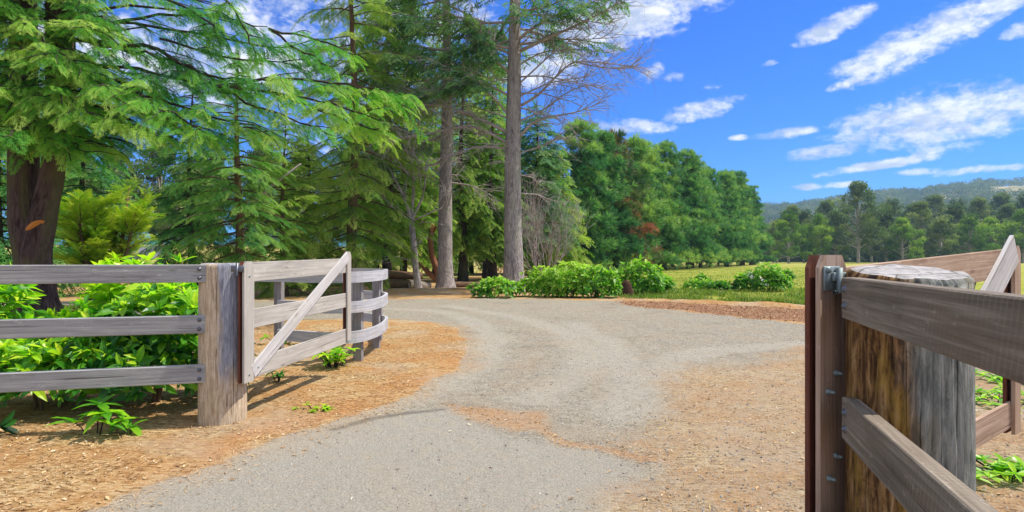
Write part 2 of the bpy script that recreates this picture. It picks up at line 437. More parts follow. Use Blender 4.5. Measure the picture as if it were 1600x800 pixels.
# ------------------------------------------------------------------ ground
def poly_sd(x, y, poly):
    """signed distance (positive inside) of points to polygon"""
    poly = np.asarray(poly, float); x = np.asarray(x); y = np.asarray(y)
    d = np.full(x.shape, 1e18); ins = np.zeros(x.shape, bool)
    n = len(poly)
    for i in range(n):
        ax, ay = poly[i]; bx, by = poly[(i + 1) % n]
        ex, ey = bx - ax, by - ay; wx, wy = x - ax, y - ay
        tt = np.clip((wx * ex + wy * ey) / (ex * ex + ey * ey + 1e-12), 0, 1)
        dx = wx - ex * tt; dy = wy - ey * tt
        d = np.minimum(d, dx * dx + dy * dy)
        c = ((ay > y) != (by > y)) & (x < (bx - ax) * (y - ay) / ((by - ay) + 1e-12) + ax)
        ins ^= c
    d = np.sqrt(d)
    return np.where(ins, d, -d)
def line_d(x, y, pts):
    pts = np.asarray(pts, float); d = np.full(np.shape(x), 1e18)
    for i in range(len(pts) - 1):
        ax, ay = pts[i]; bx, by = pts[i + 1]
        ex, ey = bx - ax, by - ay; wx, wy = x - ax, y - ay
        tt = np.clip((wx * ex + wy * ey) / (ex * ex + ey * ey + 1e-12), 0, 1)
        d = np.minimum(d, (wx - ex * tt) ** 2 + (wy - ey * tt) ** 2)
    return np.sqrt(d)
def GP(*pp): return [tuple(G(a, b)) for a, b in pp]

ROAD = GP((140, 790), (235, 757), (330, 730), (420, 690), (540, 652), (640, 612), (708, 572), (728, 540), (712, 512), (660, 502), (602, 498), (400, 500), (0, 505)) + [(-40, 12.0), (-40, 17.0)] + \
    GP((0, 471), (400, 470), (600, 467), (800, 466), (950, 470), (1080, 487), (1256, 507)) + [(9, 11.3), (14, 8), (16, -8), (-7, -8), (-5, .3), (-3.2, 2.0)]
APRON = GP((100, 800), (235, 757), (400, 697), (560, 648), (690, 636), (730, 655), (800, 682), (880, 692), (960, 707), (1022, 737), (985, 775), (950, 800)) + [(.3, 2), (.2, -4), (-2, -4), (-2.6, 2)]
MULCH = GP((960, 474), (1040, 473), (1120, 477), (1256, 483), (1420, 488), (1700, 502), (1700, 524), (1256, 504), (1180, 498), (1080, 486), (1010, 480))
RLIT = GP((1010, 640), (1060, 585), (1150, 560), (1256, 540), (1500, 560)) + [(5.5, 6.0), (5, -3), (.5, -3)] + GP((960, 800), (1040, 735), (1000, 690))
GRASS_R = [(4.0, 19.2)] + GP((1030, 469), (1120, 472), (1256, 478)) + [(16, 15.5), (24, 10), (60, -20), (2500, -200), (2500, 2500), (-200, 2500), (2, 70), (2, 34)]
GRASS_L = [(-7, 10.2), (-8.5, 12.4), (-11, 15), (-14, 15), (-60, 13), (-60, 8), (-12, 8.6)]
FIELD_L = [(-8, 34), (-3, 45), (-3, 200), (-300, 300), (-300, 26), (-14, 27)]
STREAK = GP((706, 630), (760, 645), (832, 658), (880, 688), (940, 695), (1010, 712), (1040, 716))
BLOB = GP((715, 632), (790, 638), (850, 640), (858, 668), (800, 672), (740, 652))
DARK = GP((520, 668), (580, 652), (640, 641), (692, 636))
TRACKS = [GP((560, 640), (690, 600), (755, 560), (770, 528), (740, 500), (690, 485), (600, 481)), GP((830, 620), (905, 585), (925, 550), (880, 515), (800, 492), (700, 477)),
          GP((1010, 600), (1050, 560), (1120, 545), (1256, 535)), GP((980, 640), (985, 590), (960, 540), (900, 505))]
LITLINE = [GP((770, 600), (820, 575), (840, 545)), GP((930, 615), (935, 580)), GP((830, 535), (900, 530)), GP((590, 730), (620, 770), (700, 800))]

def height(x, y):
    x = np.asarray(x, float); y = np.asarray(y, float)
    h = .04 * fbm(x * .5, y * .5, 3, 3) + .045 * fbm(x * 2.2, y * 2.2, 4, 9)
    # bank left of the drive rises to the field beyond
    h = h + 2.4 * smooth(20, 45, y) * smooth(-9, -22, x) + 1.6 * smooth(45, 130, y) * smooth(0, -40, x)
    # low ridge of raked soil along the far verge
    r = line_d(x, y, GP((960, 474), (1040, 471), (1120, 475), (1256, 481), (1700, 500)))
    h = h + .09 * np.exp(-(r / .40) ** 2) * (.55 + .9 * vnoise(x * 1.7, y * 1.7, 4))
    # needle mounds under the trees across the road
    m = line_d(x, y, GP((600, 458), (680, 456), (760, 456)))
    h = h + .16 * np.exp(-(m / 1.0) ** 2)
    ml = np.hypot(x + 9.4, (y - 14.6)); h = h + .55 * np.exp(-(ml / 1.6) ** 2) * (y > 10)
    inr = smooth(-.3, .6, poly_sd(x, y, ROAD))
    return h * (1 - .55 * inr) - .02 * inr

def axis(lo, mid0, mid1, hi, fine, grow):
    a = list(np.arange(mid0, mid1, fine)); s = fine; v = a[-1]
    while v < hi: s *= grow; v += s; a.append(min(v, hi))
    s = fine; v = mid0; b = []
    while v > lo: s *= grow; v -= s; b.append(max(v, lo))
    return np.array(b[::-1] + a)
gx = axis(-2600, -6.5, 6.5, 2600, .055, 1.045)
gy = axis(-300, 2.2, 12.0, 2600, .055, 1.03)
X, Yg = np.meshgrid(gx, gy)   # ground grid
Z = height(X, Yg)
nx, ny = len(gx), len(gy)
xs, ys = X.ravel(), Yg.ravel()
nfine = fbm(xs * 1.6, ys * 1.6, 4, 21) * .9
nbig = fbm(xs * .5, ys * .5, 3, 33)
road_sd = poly_sd(xs, ys, ROAD) + nfine * .35
a_road = smooth(-.12, .16, road_sd)
a_apron = smooth(-.05, .06, poly_sd(xs, ys, APRON) + nfine * .22)
a_mulch = smooth(-.25, .25, poly_sd(xs, ys, MULCH) + nfine * .6)
scaleY = np.clip(ys / 20, .2, 6)
a_grass = np.maximum(smooth(-.6, .6, poly_sd(xs, ys, GRASS_R) + nfine * 1.6), np.maximum(smooth(-.5, .5, poly_sd(xs, ys, GRASS_L) + nfine * 1.5), smooth(-2, 2, poly_sd(xs, ys, FIELD_L) + nfine * 3)))
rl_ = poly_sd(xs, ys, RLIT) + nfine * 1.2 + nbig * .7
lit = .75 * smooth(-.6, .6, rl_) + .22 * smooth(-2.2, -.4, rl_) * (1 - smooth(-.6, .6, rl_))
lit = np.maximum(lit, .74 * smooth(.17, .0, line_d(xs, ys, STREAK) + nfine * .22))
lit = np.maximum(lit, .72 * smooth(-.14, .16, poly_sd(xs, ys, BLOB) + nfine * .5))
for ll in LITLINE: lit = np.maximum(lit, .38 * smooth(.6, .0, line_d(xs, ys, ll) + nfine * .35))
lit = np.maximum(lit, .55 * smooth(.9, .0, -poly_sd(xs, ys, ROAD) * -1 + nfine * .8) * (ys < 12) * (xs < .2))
trk = np.zeros_like(xs)
for tr in TRACKS: trk = np.maximum(trk, smooth(.42, .1, line_d(xs, ys, tr) + nfine * .3))
drk = smooth(.07, .015, line_d(xs, ys, DARK) + nfine * .05)
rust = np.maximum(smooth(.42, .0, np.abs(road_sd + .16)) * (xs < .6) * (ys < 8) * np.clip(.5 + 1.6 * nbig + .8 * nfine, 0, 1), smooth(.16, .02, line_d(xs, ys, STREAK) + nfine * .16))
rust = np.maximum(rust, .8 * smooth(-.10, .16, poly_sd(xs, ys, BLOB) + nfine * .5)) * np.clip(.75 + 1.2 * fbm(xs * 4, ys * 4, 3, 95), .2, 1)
field = smooth(-2, 2, poly_sd(xs, ys, FIELD_L) + nfine * 3) * .8 + .25 * smooth(60, 140, ys)

fi = np.arange((ny - 1) * (nx - 1)); r_, c_ = fi // (nx - 1), fi % (nx - 1)
FQ = np.stack([r_ * nx + c_, r_ * nx + c_ + 1, (r_ + 1) * nx + c_ + 1, (r_ + 1) * nx + c_], -1)
isroad = (road_sd[FQ].mean(1) > 0)

def ground_material():
    m, nt = newmat('driveway_and_verge_ground'); t = NT(nt)
    pos = t.n('ShaderNodeNewGeometry').outputs['Position']
    road, apron, mulch, grass, litter, track, dark, fld = [t.attr(a) for a in ('road', 'apron', 'mulch', 'grass', 'litter', 'track', 'crack', 'field')]
    n_mid = t.noise(pos, 1.3, 5, .6); n_fine = t.noise(pos, 9, 5, .65); n_grit = t.noise(pos, 70, 4, .7); n_grit2 = t.noise(pos, 240, 2, .7)
    # gravel
    vc = t.n('ShaderNodeTexVoronoi'); t.l(pos, vc.inputs['Vector']); vc.inputs['Scale'].default_value = 85
    vcol = t.n('ShaderNodeSeparateColor'); t.l(vc.outputs['Color'], vcol.inputs[0])
    gmix = t.math('ADD', t.math('MULTIPLY', n_grit, .45), t.math('ADD', t.math('MULTIPLY', vcol.outputs[0], .22), t.math('MULTIPLY', n_fine, .33)))
    grav = t.ramp(gmix, [(.30, (.13, .12, .105)), (.44, (.32, .305, .275)), (.58, (.45, .435, .40)), (.74, (.70, .68, .63))])
    grav = t.mix(t.math('MULTIPLY', t.sstep(.45, .66, n_mid), .35), grav, (.44, .36, .28))
    # coarse stones and damp hollows
    cs = t.n('ShaderNodeTexVoronoi'); t.l(pos, cs.inputs['Vector']); cs.inputs['Scale'].default_value = 34
    csc = t.n('ShaderNodeSeparateColor'); t.l(cs.outputs['Color'], csc.inputs[0])
    grav = t.mix(t.math('MULTIPLY', t.sstep(.80, .84, csc.outputs[0]), t.math('MULTIPLY', t.math('SUBTRACT', 1.0, t.sstep(.25, .5, cs.outputs['Distance'])), .8)), grav, t.mix(csc.outputs[1], (.14, .13, .125), (.66, .64, .60)))
    grav = t.mix(t.math('MULTIPLY', t.sstep(.52, .70, t.noise(pos, .9, 6, .68)), .45), grav, (.20, .18, .155))
    grav = t.mix(t.math('MULTIPLY', track, .5), grav, (.49, .485, .465))
    ap = t.ramp(t.math('ADD', t.math('MULTIPLY', n_grit, .55), t.math('MULTIPLY', n_grit2, .45)), [(.30, (.15, .147, .14)), (.45, (.37, .365, .35)), (.57, (.47, .465, .45)), (.74, (.70, .69, .66))])
    ap = t.mix(t.math('MULTIPLY', t.sstep(.42, .68, n_fine), .28), ap, (.50, .44, .36))
    base = t.mix(apron, grav, ap)
    base = t.mix(t.math('MULTIPLY', dark, .75), base, (.12, .12, .125))
    # litter
    def chips(scale, rot, st):
        v = t.n('ShaderNodeTexVoronoi'); t.l(t.map(pos, (scale, scale * st, scale), rot=(0, 0, rot)), v.inputs['Vector']); v.inputs['Scale'].default_value = 1
        return v
    v1 = chips(22, .5, 3.5); v2 = chips(26, 1.9, 3.0)
    s1 = t.n('ShaderNodeSeparateColor'); t.l(v1.outputs['Color'], s1.inputs[0]); s2 = t.n('ShaderNodeSeparateColor'); t.l(v2.outputs['Color'], s2.inputs[0])
    lf = t.math('ADD', t.math('MULTIPLY', s1.outputs[0], .35), t.math('ADD', t.math('MULTIPLY', s2.outputs[1], .30), t.math('MULTIPLY', n_grit, .35)))
    litc = t.ramp(lf, [(.20, (.13, .075, .04)), (.38, (.40, .25, .12)), (.55, (.60, .43, .23)), (.78, (.74, .62, .42))])
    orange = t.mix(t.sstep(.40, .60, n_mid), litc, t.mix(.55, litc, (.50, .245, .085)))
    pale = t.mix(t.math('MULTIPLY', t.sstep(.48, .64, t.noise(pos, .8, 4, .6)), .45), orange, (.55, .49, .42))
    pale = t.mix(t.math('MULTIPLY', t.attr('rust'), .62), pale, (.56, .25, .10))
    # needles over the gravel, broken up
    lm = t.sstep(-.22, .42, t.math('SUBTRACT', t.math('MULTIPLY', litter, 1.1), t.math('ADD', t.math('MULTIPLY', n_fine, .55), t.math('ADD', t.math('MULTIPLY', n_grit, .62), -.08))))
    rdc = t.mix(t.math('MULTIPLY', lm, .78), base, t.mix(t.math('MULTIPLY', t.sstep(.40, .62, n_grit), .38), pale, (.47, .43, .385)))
    edge = t.sstep(.35, .65, t.math('ADD', road, t.math('MULTIPLY', t.math('SUBTRACT', t.math('ADD', t.math('MULTIPLY', n_fine, .6), t.math('MULTIPLY', n_grit, .4)), .5), 1.6)))
    c = t.mix(edge, pale, rdc)
    # red-brown raked soil
    mc = t.ramp(t.math('ADD', t.math('MULTIPLY', n_fine, .6), t.math('MULTIPLY', n_grit, .4)), [(.40, (.07, .035, .02)), (.48, (.30, .165, .10)), (.54, (.40, .24, .15)), (.64, (.60, .46, .34))])
    c = t.mix(t.sstep(.35, .65, t.math('ADD', mulch, t.math('MULTIPLY', t.math('SUBTRACT', n_fine, .5), 1.2))), c, mc)
    # grass
    gb = t.noise(pos, .35, 4, .6)
    gf = t.math('ADD', t.math('MULTIPLY', gb, .5), t.math('ADD', t.math('MULTIPLY', n_fine, .3), t.math('MULTIPLY', n_mid, .2)))
    gc_ = t.ramp(gf, [(.34, (.17, .25, .035)), (.46, (.31, .38, .055)), (.56, (.44, .46, .10)), (.68, (.58, .52, .20))])
    gc_ = t.mix(t.math('MULTIPLY', fld, .75), gc_, (.58, .50, .24))
    c = t.mix(t.sstep(.3, .7, t.math('ADD', grass, t.math('MULTIPLY', t.math('SUBTRACT', n_fine, .5), 1.0))), c, gc_)
    c = t.mix(1.0, c, (.755, .71, .62, 1), 'MULTIPLY')
    hgt = t.math('ADD', t.math('MULTIPLY', n_grit, .6), t.math('MULTIPLY', n_fine, 1.0))
    t.out(t.bsdf(c, .95, .08, t.bump(hgt, .8, .04)))
    return m
M['ground'] = ground_material()

def ground_part(name, sel, zoff=0):
    F = FQ[sel]; used = np.unique(F); remap = np.full(nx * ny, -1); remap[used] = np.arange(len(used))
    me = bpy.data.meshes.new(name)
    me.vertices.add(len(used)); co = np.stack([xs, ys, Z.ravel()], -1)[used].astype(np.float32); me.vertices.foreach_set('co', co.ravel())
    lp = remap[F].ravel().astype(np.int32); me.loops.add(len(lp)); me.loops.foreach_set('vertex_index', lp)
    me.polygons.add(len(F)); me.polygons.foreach_set('loop_start', (np.arange(len(F)) * 4).astype(np.int32)); me.polygons.foreach_set('use_smooth', np.ones(len(F), bool))
    for nm, a in (('road', a_road), ('apron', a_apron), ('mulch', a_mulch), ('grass', a_grass), ('litter', lit), ('track', trk), ('crack', drk), ('rust', rust), ('field', field)):
        at = me.attributes.new(nm, 'FLOAT', 'POINT'); at.data.foreach_set('value', a[used].astype(np.float32))
    me.update(calc_edges=True); me.materials.append(M['ground'])
    o = bpy.data.objects.new(name, me); COL.objects.link(o); o['kind'] = 'structure'
    return o
ground_part('ground', ~isroad); ground_part('driveway', isroad)
def gz(x, y): return float(height(np.array([x]), np.array([y]))[0])

# ------------------------------------------------------------------ templates
rng = np.random.default_rng(7)
def diamond(p, d, side, L, w, droop=0.0, fold=0.0):
    """4-vert blade"""
    d = d / np.linalg.norm(d); side = side / np.linalg.norm(side)
    tip = p + d * L + np.array([0, 0, -droop])
    m = p + d * L * .45 + np.array([0, 0, -droop * .3])
    return [p, m + side * w / 2, tip, m - side * w / 2]
def spray(seed, n=9, w=.032, droop=.22, sub=2, wid=.42):
    r = np.random.default_rng(seed); V = []; F = []; tip = []
    def put(q, t0, t1):
        b = len(V); V.extend(q); F.append([b, b + 1, b + 2, b + 3]); tip.extend([t0, (t0 + t1) / 2, t1, (t0 + t1) / 2])
    def ax(s): return np.array([s, .04 * math.sin(s * 5 + seed), -droop * s * s])
    for i in range(n):
        s = (i + .6) / n * .95; b0 = ax(s)
        for sg in (1, -1):
            a = R(62 - 28 * s + r.uniform(-10, 10)) * sg; L = (wid * (1 - s) ** .7 + .12) * r.uniform(.75, 1.15)
            d = np.array([math.cos(a), math.sin(a), r.uniform(-.22, .06)]); d /= np.linalg.norm(d)
            sd = np.cross(d, [0, 0, 1]); dr = L * r.uniform(.1, .4)
            sd = sd + np.array([0, 0, r.uniform(-.5, .5)])
            put(diamond(b0, d, sd, L, w * r.uniform(.8, 1.3), dr), -.4 + s * .5, .4 + s * .5)
            for k in range(sub):
                f = (k + 1) / (sub + 1.2); q0 = b0 + d * L * f * .9 + np.array([0, 0, -dr * f * f])
                for s2 in (1, -1):
                    a2 = a + s2 * R(42); d2 = np.array([math.cos(a2), math.sin(a2), r.uniform(-.5, .0)])
                    put(diamond(q0, d2, np.cross(d2, [0, 0, 1]) + np.array([0, 0, r.uniform(-.5, .5)]), L * .48 * r.uniform(.7, 1.2), w * .9, L * .12), -.2 + s * .4, .6 + s * .4)
    put(diamond(ax(.85), np.array([1, 0, -.3]), np.array([0, 1, 0]), .22, w, .05), .3, 1)
    return (np.array(V), np.array(F), np.array(tip))
SPRAY = [spray(i, 11, .024, .26, 2, .36) for i in range(6)]
SPRAYW = [spray(10 + i, 7, .055, .3, 1, .45) for i in range(4)]       # coarser, for trees further off
def tuft(seed, n=9, w=.05):
    r = np.random.default_rng(seed); V = []; F = []; tip = []
    for i in range(n):
        th = r.uniform(0, 2 * np.pi); cz = r.uniform(-.25, 1); sz = math.sqrt(max(0, 1 - cz * cz))
        d = np.array([.55 + .6 * cz, sz * math.cos(th), sz * math.sin(th) * .8 + .15]); d /= np.linalg.norm(d)
        b = len(V); V.extend(diamond(np.zeros(3) + d * .05, d, np.cross(d, r.normal(size=3)), r.uniform(.7, 1.1), w * r.uniform(.8, 1.6)))
        F.append([b, b + 1, b + 2, b + 3]); tip.extend([-.6, .1, .7, .1])
    return (np.array(V), np.array(F), np.array(tip))
TUFT = [tuft(i, 15, .085) for i in range(4)]
def leaf_t(bend=.25):
    # broad leaf along +x, two quads each side, folded on the midrib
    prof = [(0, .02), (.3, .17), (.65, .17), (1, .0)]
    V = []; tip = []
    for s, w in prof:
        z = -bend * s * s
        V += [[s, -w, z + w * .35], [s, 0, z], [s, w, z + w * .35]]; tip += [-.1 + .2 * s] * 3
    F = []
    for i in range(3):
        a = i * 3; F += [[a, a + 1, a + 4, a + 3], [a + 1, a + 2, a + 5, a + 4]]
    return (np.array(V), np.array(F), np.array(tip))
LEAF = [leaf_t(.12), leaf_t(.3), leaf_t(.5)]
def gumleaf(seed):
    r = np.random.default_rng(seed); V = []; F = []; tip = []
    for i in range(4):
        d = r.normal(size=3); d[2] -= .5; d /= np.linalg.norm(d); o = r.normal(size=3) * .35
        b = len(V); V.extend(diamond(o, d, np.cross(d, r.normal(size=3)), r.uniform(.6, 1.1), r.uniform(.3, .5)))
        F.append([b, b + 1, b + 2, b + 3]); tip.extend([0, .2 * o[2], .2, .2 * o[2]])
    return (np.array(V), np.array(F), np.array(tip))
GUML = [gumleaf(i) for i in range(4)]

def orient(d, up):
    d = np.asarray(d, float); up = np.broadcast_to(np.asarray(up, float), d.shape)
    d = d / (np.linalg.norm(d, axis=1)[:, None] + 1e-9)
    y = np.cross(up, d); y /= np.linalg.norm(y, axis=1)[:, None] + 1e-9
    z = np.cross(d, y)
    return np.stack([d, y, z], -1)
def put(mb, temps, pos, d, up, sc, tone, r):
    pos = np.asarray(pos); d = np.asarray(d); sc = np.asarray(sc); tone = np.asarray(tone)
    if len(pos) == 0: return
    up = np.broadcast_to(np.asarray(up, float), d.shape)
    k = r.integers(0, len(temps), len(pos)); rot = orient(d, up)
    for i, T in enumerate(temps):
        s = k == i
        if s.any(): mb.inst(T, pos[s], rot[s], sc[s], tone[s])

def branch_pts(p, az, L, el, droop, n=7, r=None, wob=.05):
    s = np.linspace(0, 1, n)
    hx, hy = math.cos(az), math.sin(az)
    rad = s * L * math.cos(el)
    z = s * L * math.sin(el) - droop * L * s * s
    pts = np.stack([p[0] + hx * rad, p[1] + hy * rad, p[2] + z], -1)
    if r is not None: pts[1:] += r.normal(size=(n - 1, 3)) * wob * L * s[1:, None] * .5
    return pts

def dress_branch(crown, pts, r, L, size, dens, templ, tone0, s0=.2, fan=70, hang=.15):
    """sprays of needles along a limb"""
    n = max(3, int(L * dens)); seg = np.linspace(0, 1, len(pts))
    s = s0 + (1 - s0) * (np.arange(n) + r.uniform(0, 1, n)) / n
    P0 = np.stack([np.interp(s, seg, pts[:, k]) for k in range(3)], -1)
    T = np.stack([np.interp(s, seg, np.gradient(pts[:, k])) for k in range(3)], -1); T /= np.linalg.norm(T, axis=1)[:, None]
    side = np.cross(T, [0, 0, 1.]); side /= np.linalg.norm(side, axis=1)[:, None] + 1e-9
    sg = np.where(np.arange(n) % 2 == 0, 1, -1)
    a = np.radians(fan * (1 - .55 * s) * r.uniform(.35, 1.1, n)) * sg
    d = T * np.cos(a)[:, None] + side * np.sin(a)[:, None]; d[:, 2] -= hang * r.uniform(.2, 1.8, n)
    up = np.array([0, 0, 1.]) + r.normal(size=(n, 3)) * .22
    sc = size * (1.1 - .45 * s) * r.uniform(.7, 1.25, n)
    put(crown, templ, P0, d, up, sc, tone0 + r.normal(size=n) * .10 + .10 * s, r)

def conifer_mesh(seed, H, Rr, z0, nb, tr, el=(.15, -.15), droop=.25, size=.8, dens=3.2, templ=None, tone=.45, shape=.8, lean=(0, 0), low=.55, sides=10, gap=0.0, taper=1.0, azbias=None):
    r = np.random.default_rng(seed); T = MB(); C = MB(); templ = templ or SPRAYW
    zz = np.linspace(0, H, 12); wob = np.stack([lean[0] * (zz / H) ** 1.3 + .08 * np.sin(zz * .6 + seed), lean[1] * (zz / H) ** 1.3 + .08 * np.cos(zz * .5 + seed), zz], -1)
    rad = tr * (1 - zz / H * .93) ** taper; rad[0] *= 1.35
    wob[0, 2] = -.25
    T.tube(wob, rad, sides, rough=.06, rs=seed)
    for i in range(nb):
        t = ((i + r.uniform(0, 1)) / nb); z = z0 + (H * .985 - z0) * t
        if r.uniform() < gap: continue
        prof = Rr * ((1 - t) ** shape) * (low + (1 - low) * min(1, t / .18))
        L = max(.35, prof * r.uniform(.72, 1.15)); az = i * 2.399 + r.uniform(-.5, .5)
        e = el[0] + (el[1] - el[0]) * (1 - t) + r.uniform(-.12, .12)
        p = [np.interp(z, wob[:, 2], wob[:, 0]), np.interp(z, wob[:, 2], wob[:, 1]), z]
        pts = branch_pts(p, az, L, e, droop * r.uniform(.6, 1.3), 6, r)
        T.tube(pts, np.linspace(min(.02 + .007 * L, tr * .4), .005, 6), 4, cap=False, rs=i)
        dress_branch(C, pts, r, L, min(size, .35 + L * .4), dens, templ, tone + r.normal() * .07)
    # leader
    put(C, templ, np.array([[wob[-1, 0], wob[-1, 1], H * .96]] * 3), r.normal(size=(3, 3)) * .25 + np.array([0, 0, 1.]), (1., 0, 0), np.full(3, size * .8), np.full(3, tone), r)
    return T, C

def make_tree(name, loc, T, C, barkm, folm, label, cat='tree', group=None, rz=0, extra=()):
    e = empty(name, loc, label, cat, group, rz)
    T.build('trunk', barkm, e, True)
    if C is not None and C.n: C.build('crown', folm, e)
    for nm, mb, m in extra:
        if mb.n: mb.build(nm, m, e, True)
    return e

def twiggy(mb, p, d, L, rr, depth, r, spread=.6, up=.15, kids=(2, 4), sides=5, wob=.16, first=.35):
    n = 5; pts = [np.array(p, float)]; dd = np.array(d, float) / np.linalg.norm(d)
    for i in range(n):
        dd = dd + r.normal(size=3) * wob + np.array([0, 0, up * .2]); dd /= np.linalg.norm(dd)
        pts.append(pts[-1] + dd * L / n)
    pts = np.array(pts); end = rr * (.55 if depth > 0 else .35)
    mb.tube(pts, np.linspace(rr, end, n + 1), sides, cap=False, rs=r.uniform(0, 9), rough=.05 if rr > .03 else 0)
    if depth <= 0: return
    k = r.integers(kids[0], kids[1] + 1)
    for j in range(k):
        s = first + (1 - first) * (j + r.uniform(.2, 1)) / k; i = min(n - 1, int(s * n)); q = pts[i] + (pts[i + 1] - pts[i]) * (s * n - i)
        a = pts[i + 1] - pts[i]; a /= np.linalg.norm(a)
        ax = np.cross(a, r.normal(size=3)); ax /= np.linalg.norm(ax)
        nd = a * math.cos(spread) + ax * math.sin(spread) * r.uniform(.6, 1.3) + np.array([0, 0, up])
        twiggy(mb, q, nd, L * r.uniform(.45, .75), max(.004, rr * r.uniform(.4, .6)), depth - 1, r, spread, up, kids, max(3, sides - 1), wob)

# ================================================================== FOREGROUND TIMBER
def round_post(name, x, y, r, h, mat, label, cracks_seed, tilt):
    e = empty(name, (x, y, 0), label, 'post')
    T = MB(); n = 200 if tilt else 96; zz = [-.3] + list(np.linspace(0, h - .05, 34)) + [h - .035, h - .012, h]
    ang = np.arange(n) / n * 2 * np.pi; V = []; gcs = []
    for k, z in enumerate(zz):
        rr = r * (1.015 - .03 * max(z, 0) / h) * np.ones(n)
        rr = rr * (1 + .02 * (vnoise(np.cos(ang) * 1.5 + cracks_seed, np.sin(ang) * 1.5 + z * .5, 3) - .5) + .012 * (vnoise(np.cos(ang) * 9 + cracks_seed, np.sin(ang) * 9 + z * .6, 8) - .5))
        for ca, dp, wd in (((-2.62, .012, .022), (-2.30, .020, .026), (-2.02, .014, .022), (-1.78, .022, .024), (-1.62, .012, .02), (-2.45, .007, .02), (-1.35, .014, .022)) if tilt else ((-1.9, .010, .03), (-1.35, .012, .03), (-2.5, .008, .03))):
            cz_ = ca + .05 * math.sin(z * 4 + ca * 9) + .02 * math.sin(z * 13 + ca * 5)
            rr = rr - dp * (.35 + .65 * vnoise(np.array([z * 3.1 + ca * 7]), np.array([ca * 3]), 4)[0]) * np.exp(-((ang - cz_ % (2 * np.pi)) / wd) ** 2)
        if k == len(zz) - 1: rr = rr - .012
        zc = z + (0 if k < len(zz) - 2 else 1) * .012 * (vnoise(np.cos(ang) * 3, np.sin(ang) * 3 + cracks_seed, 2) - .5)
        if k >= len(zz) - 3: zc = zc + tilt * np.sin(ang) * rr
        V.append(np.stack([np.cos(ang) * rr, np.sin(ang) * rr, zc * np.ones(n)], -1)); gcs.append(np.stack([z * np.ones(n), np.cos(ang) * r, np.sin(ang) * r], -1))
    m = len(zz); a = np.arange(m - 1)[:, None] * n; b = np.arange(n)[None]; b2 = (np.arange(n) + 1) % n
    F = np.stack([a + b, a + b2[None], a + n + b2[None], a + n + b], -1).reshape(-1, 4)
    T.add(np.concatenate(V), F, gc=np.concatenate(gcs))
    T.build('shaft', mat, e, True)
    top = V[-1]; Cc = MB(); rings = [1.0, .8, .55, .28]; VV = [top * np.array([1, 1, 1.])]
    for q in rings[1:]:
        t2 = top.copy(); t2[:, :2] *= q; t2[:, 2] = h + tilt * t2[:, 1] + .004 + .010 * (vnoise(t2[:, 0] * 22 + 3, t2[:, 1] * 22, 6) - .4); VV.append(t2)
    mm = len(VV); a = np.arange(mm - 1)[:, None] * n
    F = np.stack([a + b, a + b2[None], a + n + b2[None], a + n + b], -1).reshape(-1, 4)
    Cc.add(np.concatenate(VV), F)
    c0 = Cc.n; Cc.add([[0, 0, h + .004]], np.zeros((0, 3), int)); Cc.F3.append(np.array([[c0 - n + i, c0 - n + (i + 1) % n, c0] for i in range(n)]))
    Cc.build('end_grain', M['endgrain'], e, True)
    return e

def bolt_mb(p, nrm, r=.011, t=.010):
    mb = MB(); nrm = np.asarray(nrm, float); nrm /= np.linalg.norm(nrm); p = np.asarray(p, float)
    mb.tube([p - nrm * .01, p + nrm * t * .5], [r * 1.5, r * 1.5], 12)
    mb.tube([p + nrm * t * .5, p + nrm * t * .9, p + nrm * t * 1.25], [r, r * .95, r * .5], 10)
    return mb
def grp(seedmb): return seedmb

LPX, LPY, PR = -2.355, 4.69, .178
round_post('gate_post', LPX, LPY, PR, 1.262, M['post_left'], 'pale round timber post where the grey three rail fence meets the open gate', 1.3, 0)
RPX, RPY = 1.335, 1.945
round_post('gate_post', RPX, RPY, .180, 1.258, M['post_right'], 'thick round brown post with mossy streaks and cracked grey top', 4.7, .13)

def off(o, loc):   # local coordinates relative to an empty at loc
    return np.asarray(o, float) - np.asarray(loc, float)

# --- left fence (rails + next post out of frame)
fd = np.array([-.967, -.254, 0.]); fnB = np.array([-fd[1], fd[0], 0]); fnB = fnB if fnB[1] > 0 else -fnB
A0 = np.array([-2.395, 4.525, 0])
fe = empty('rail_fence', tuple(A0), 'grey three rail timber fence in front of leafy green shrubs', 'fence')
for (zb, zt) in ((1.118, 1.258), (.719, .860), (.329, .471)):
    mb = MB(); mb.board(np.array([0, 0, zb]), fd * 3.6 + np.array([0, 0, zb]), zt - zb, .05, fnB, ch=.006); mb.build('rail', M['rail_blue'], fe)
    for dz in (.035, .105):
        bolt_mb(fd * .055 + np.array([0, 0, zb + dz]) - fnB * 0.0, -fnB, .010).build('bolt', M['bolt'], fe, True)
mb = MB(); mb.tube([fd * 3.0 + fnB * .12 + np.array([0, 0, -.3]), fd * 3.0 + fnB * .12 + np.array([0, 0, 1.28])], [.09, .085], 20); mb.build('post', M['post_left'], fe, True)

# --- right fence, running past the camera
rd = np.array([-.287, -.958, 0.]); rn = np.array([.958, -.287, 0.])     # rn points away from the viewer side
B0 = np.array([1.124, 1.965, 0])
fr = empty('rail_fence', tuple(B0), 'dark weathered rail fence bolted to the thick brown post', 'fence')
for (zb, zt) in ((1.100, 1.239), (.690, .832), (.300, .440)):
    mb = MB(); mb.board(np.array([0, 0, zb]), rd * 3.2 + np.array([0, 0, zb]), zt - zb, .05, rn, ch=.004); mb.build('rail', M['rail_dark'], fr)
    for dz in (.045, .100):
        bolt_mb(rd * .052 + np.array([0, 0, zb + dz]), -rn, .0085, .010).build('bolt', M['bolt'], fr, True)
mb = MB(); mb.tube([rd * 2.7 + rn * .16 + np.array([0, 0, -.3]), rd * 2.7 + rn * .16 + np.array([0, 0, 1.2])], [.11, .10], 20); mb.build('post', M['post_right'], fr, True)

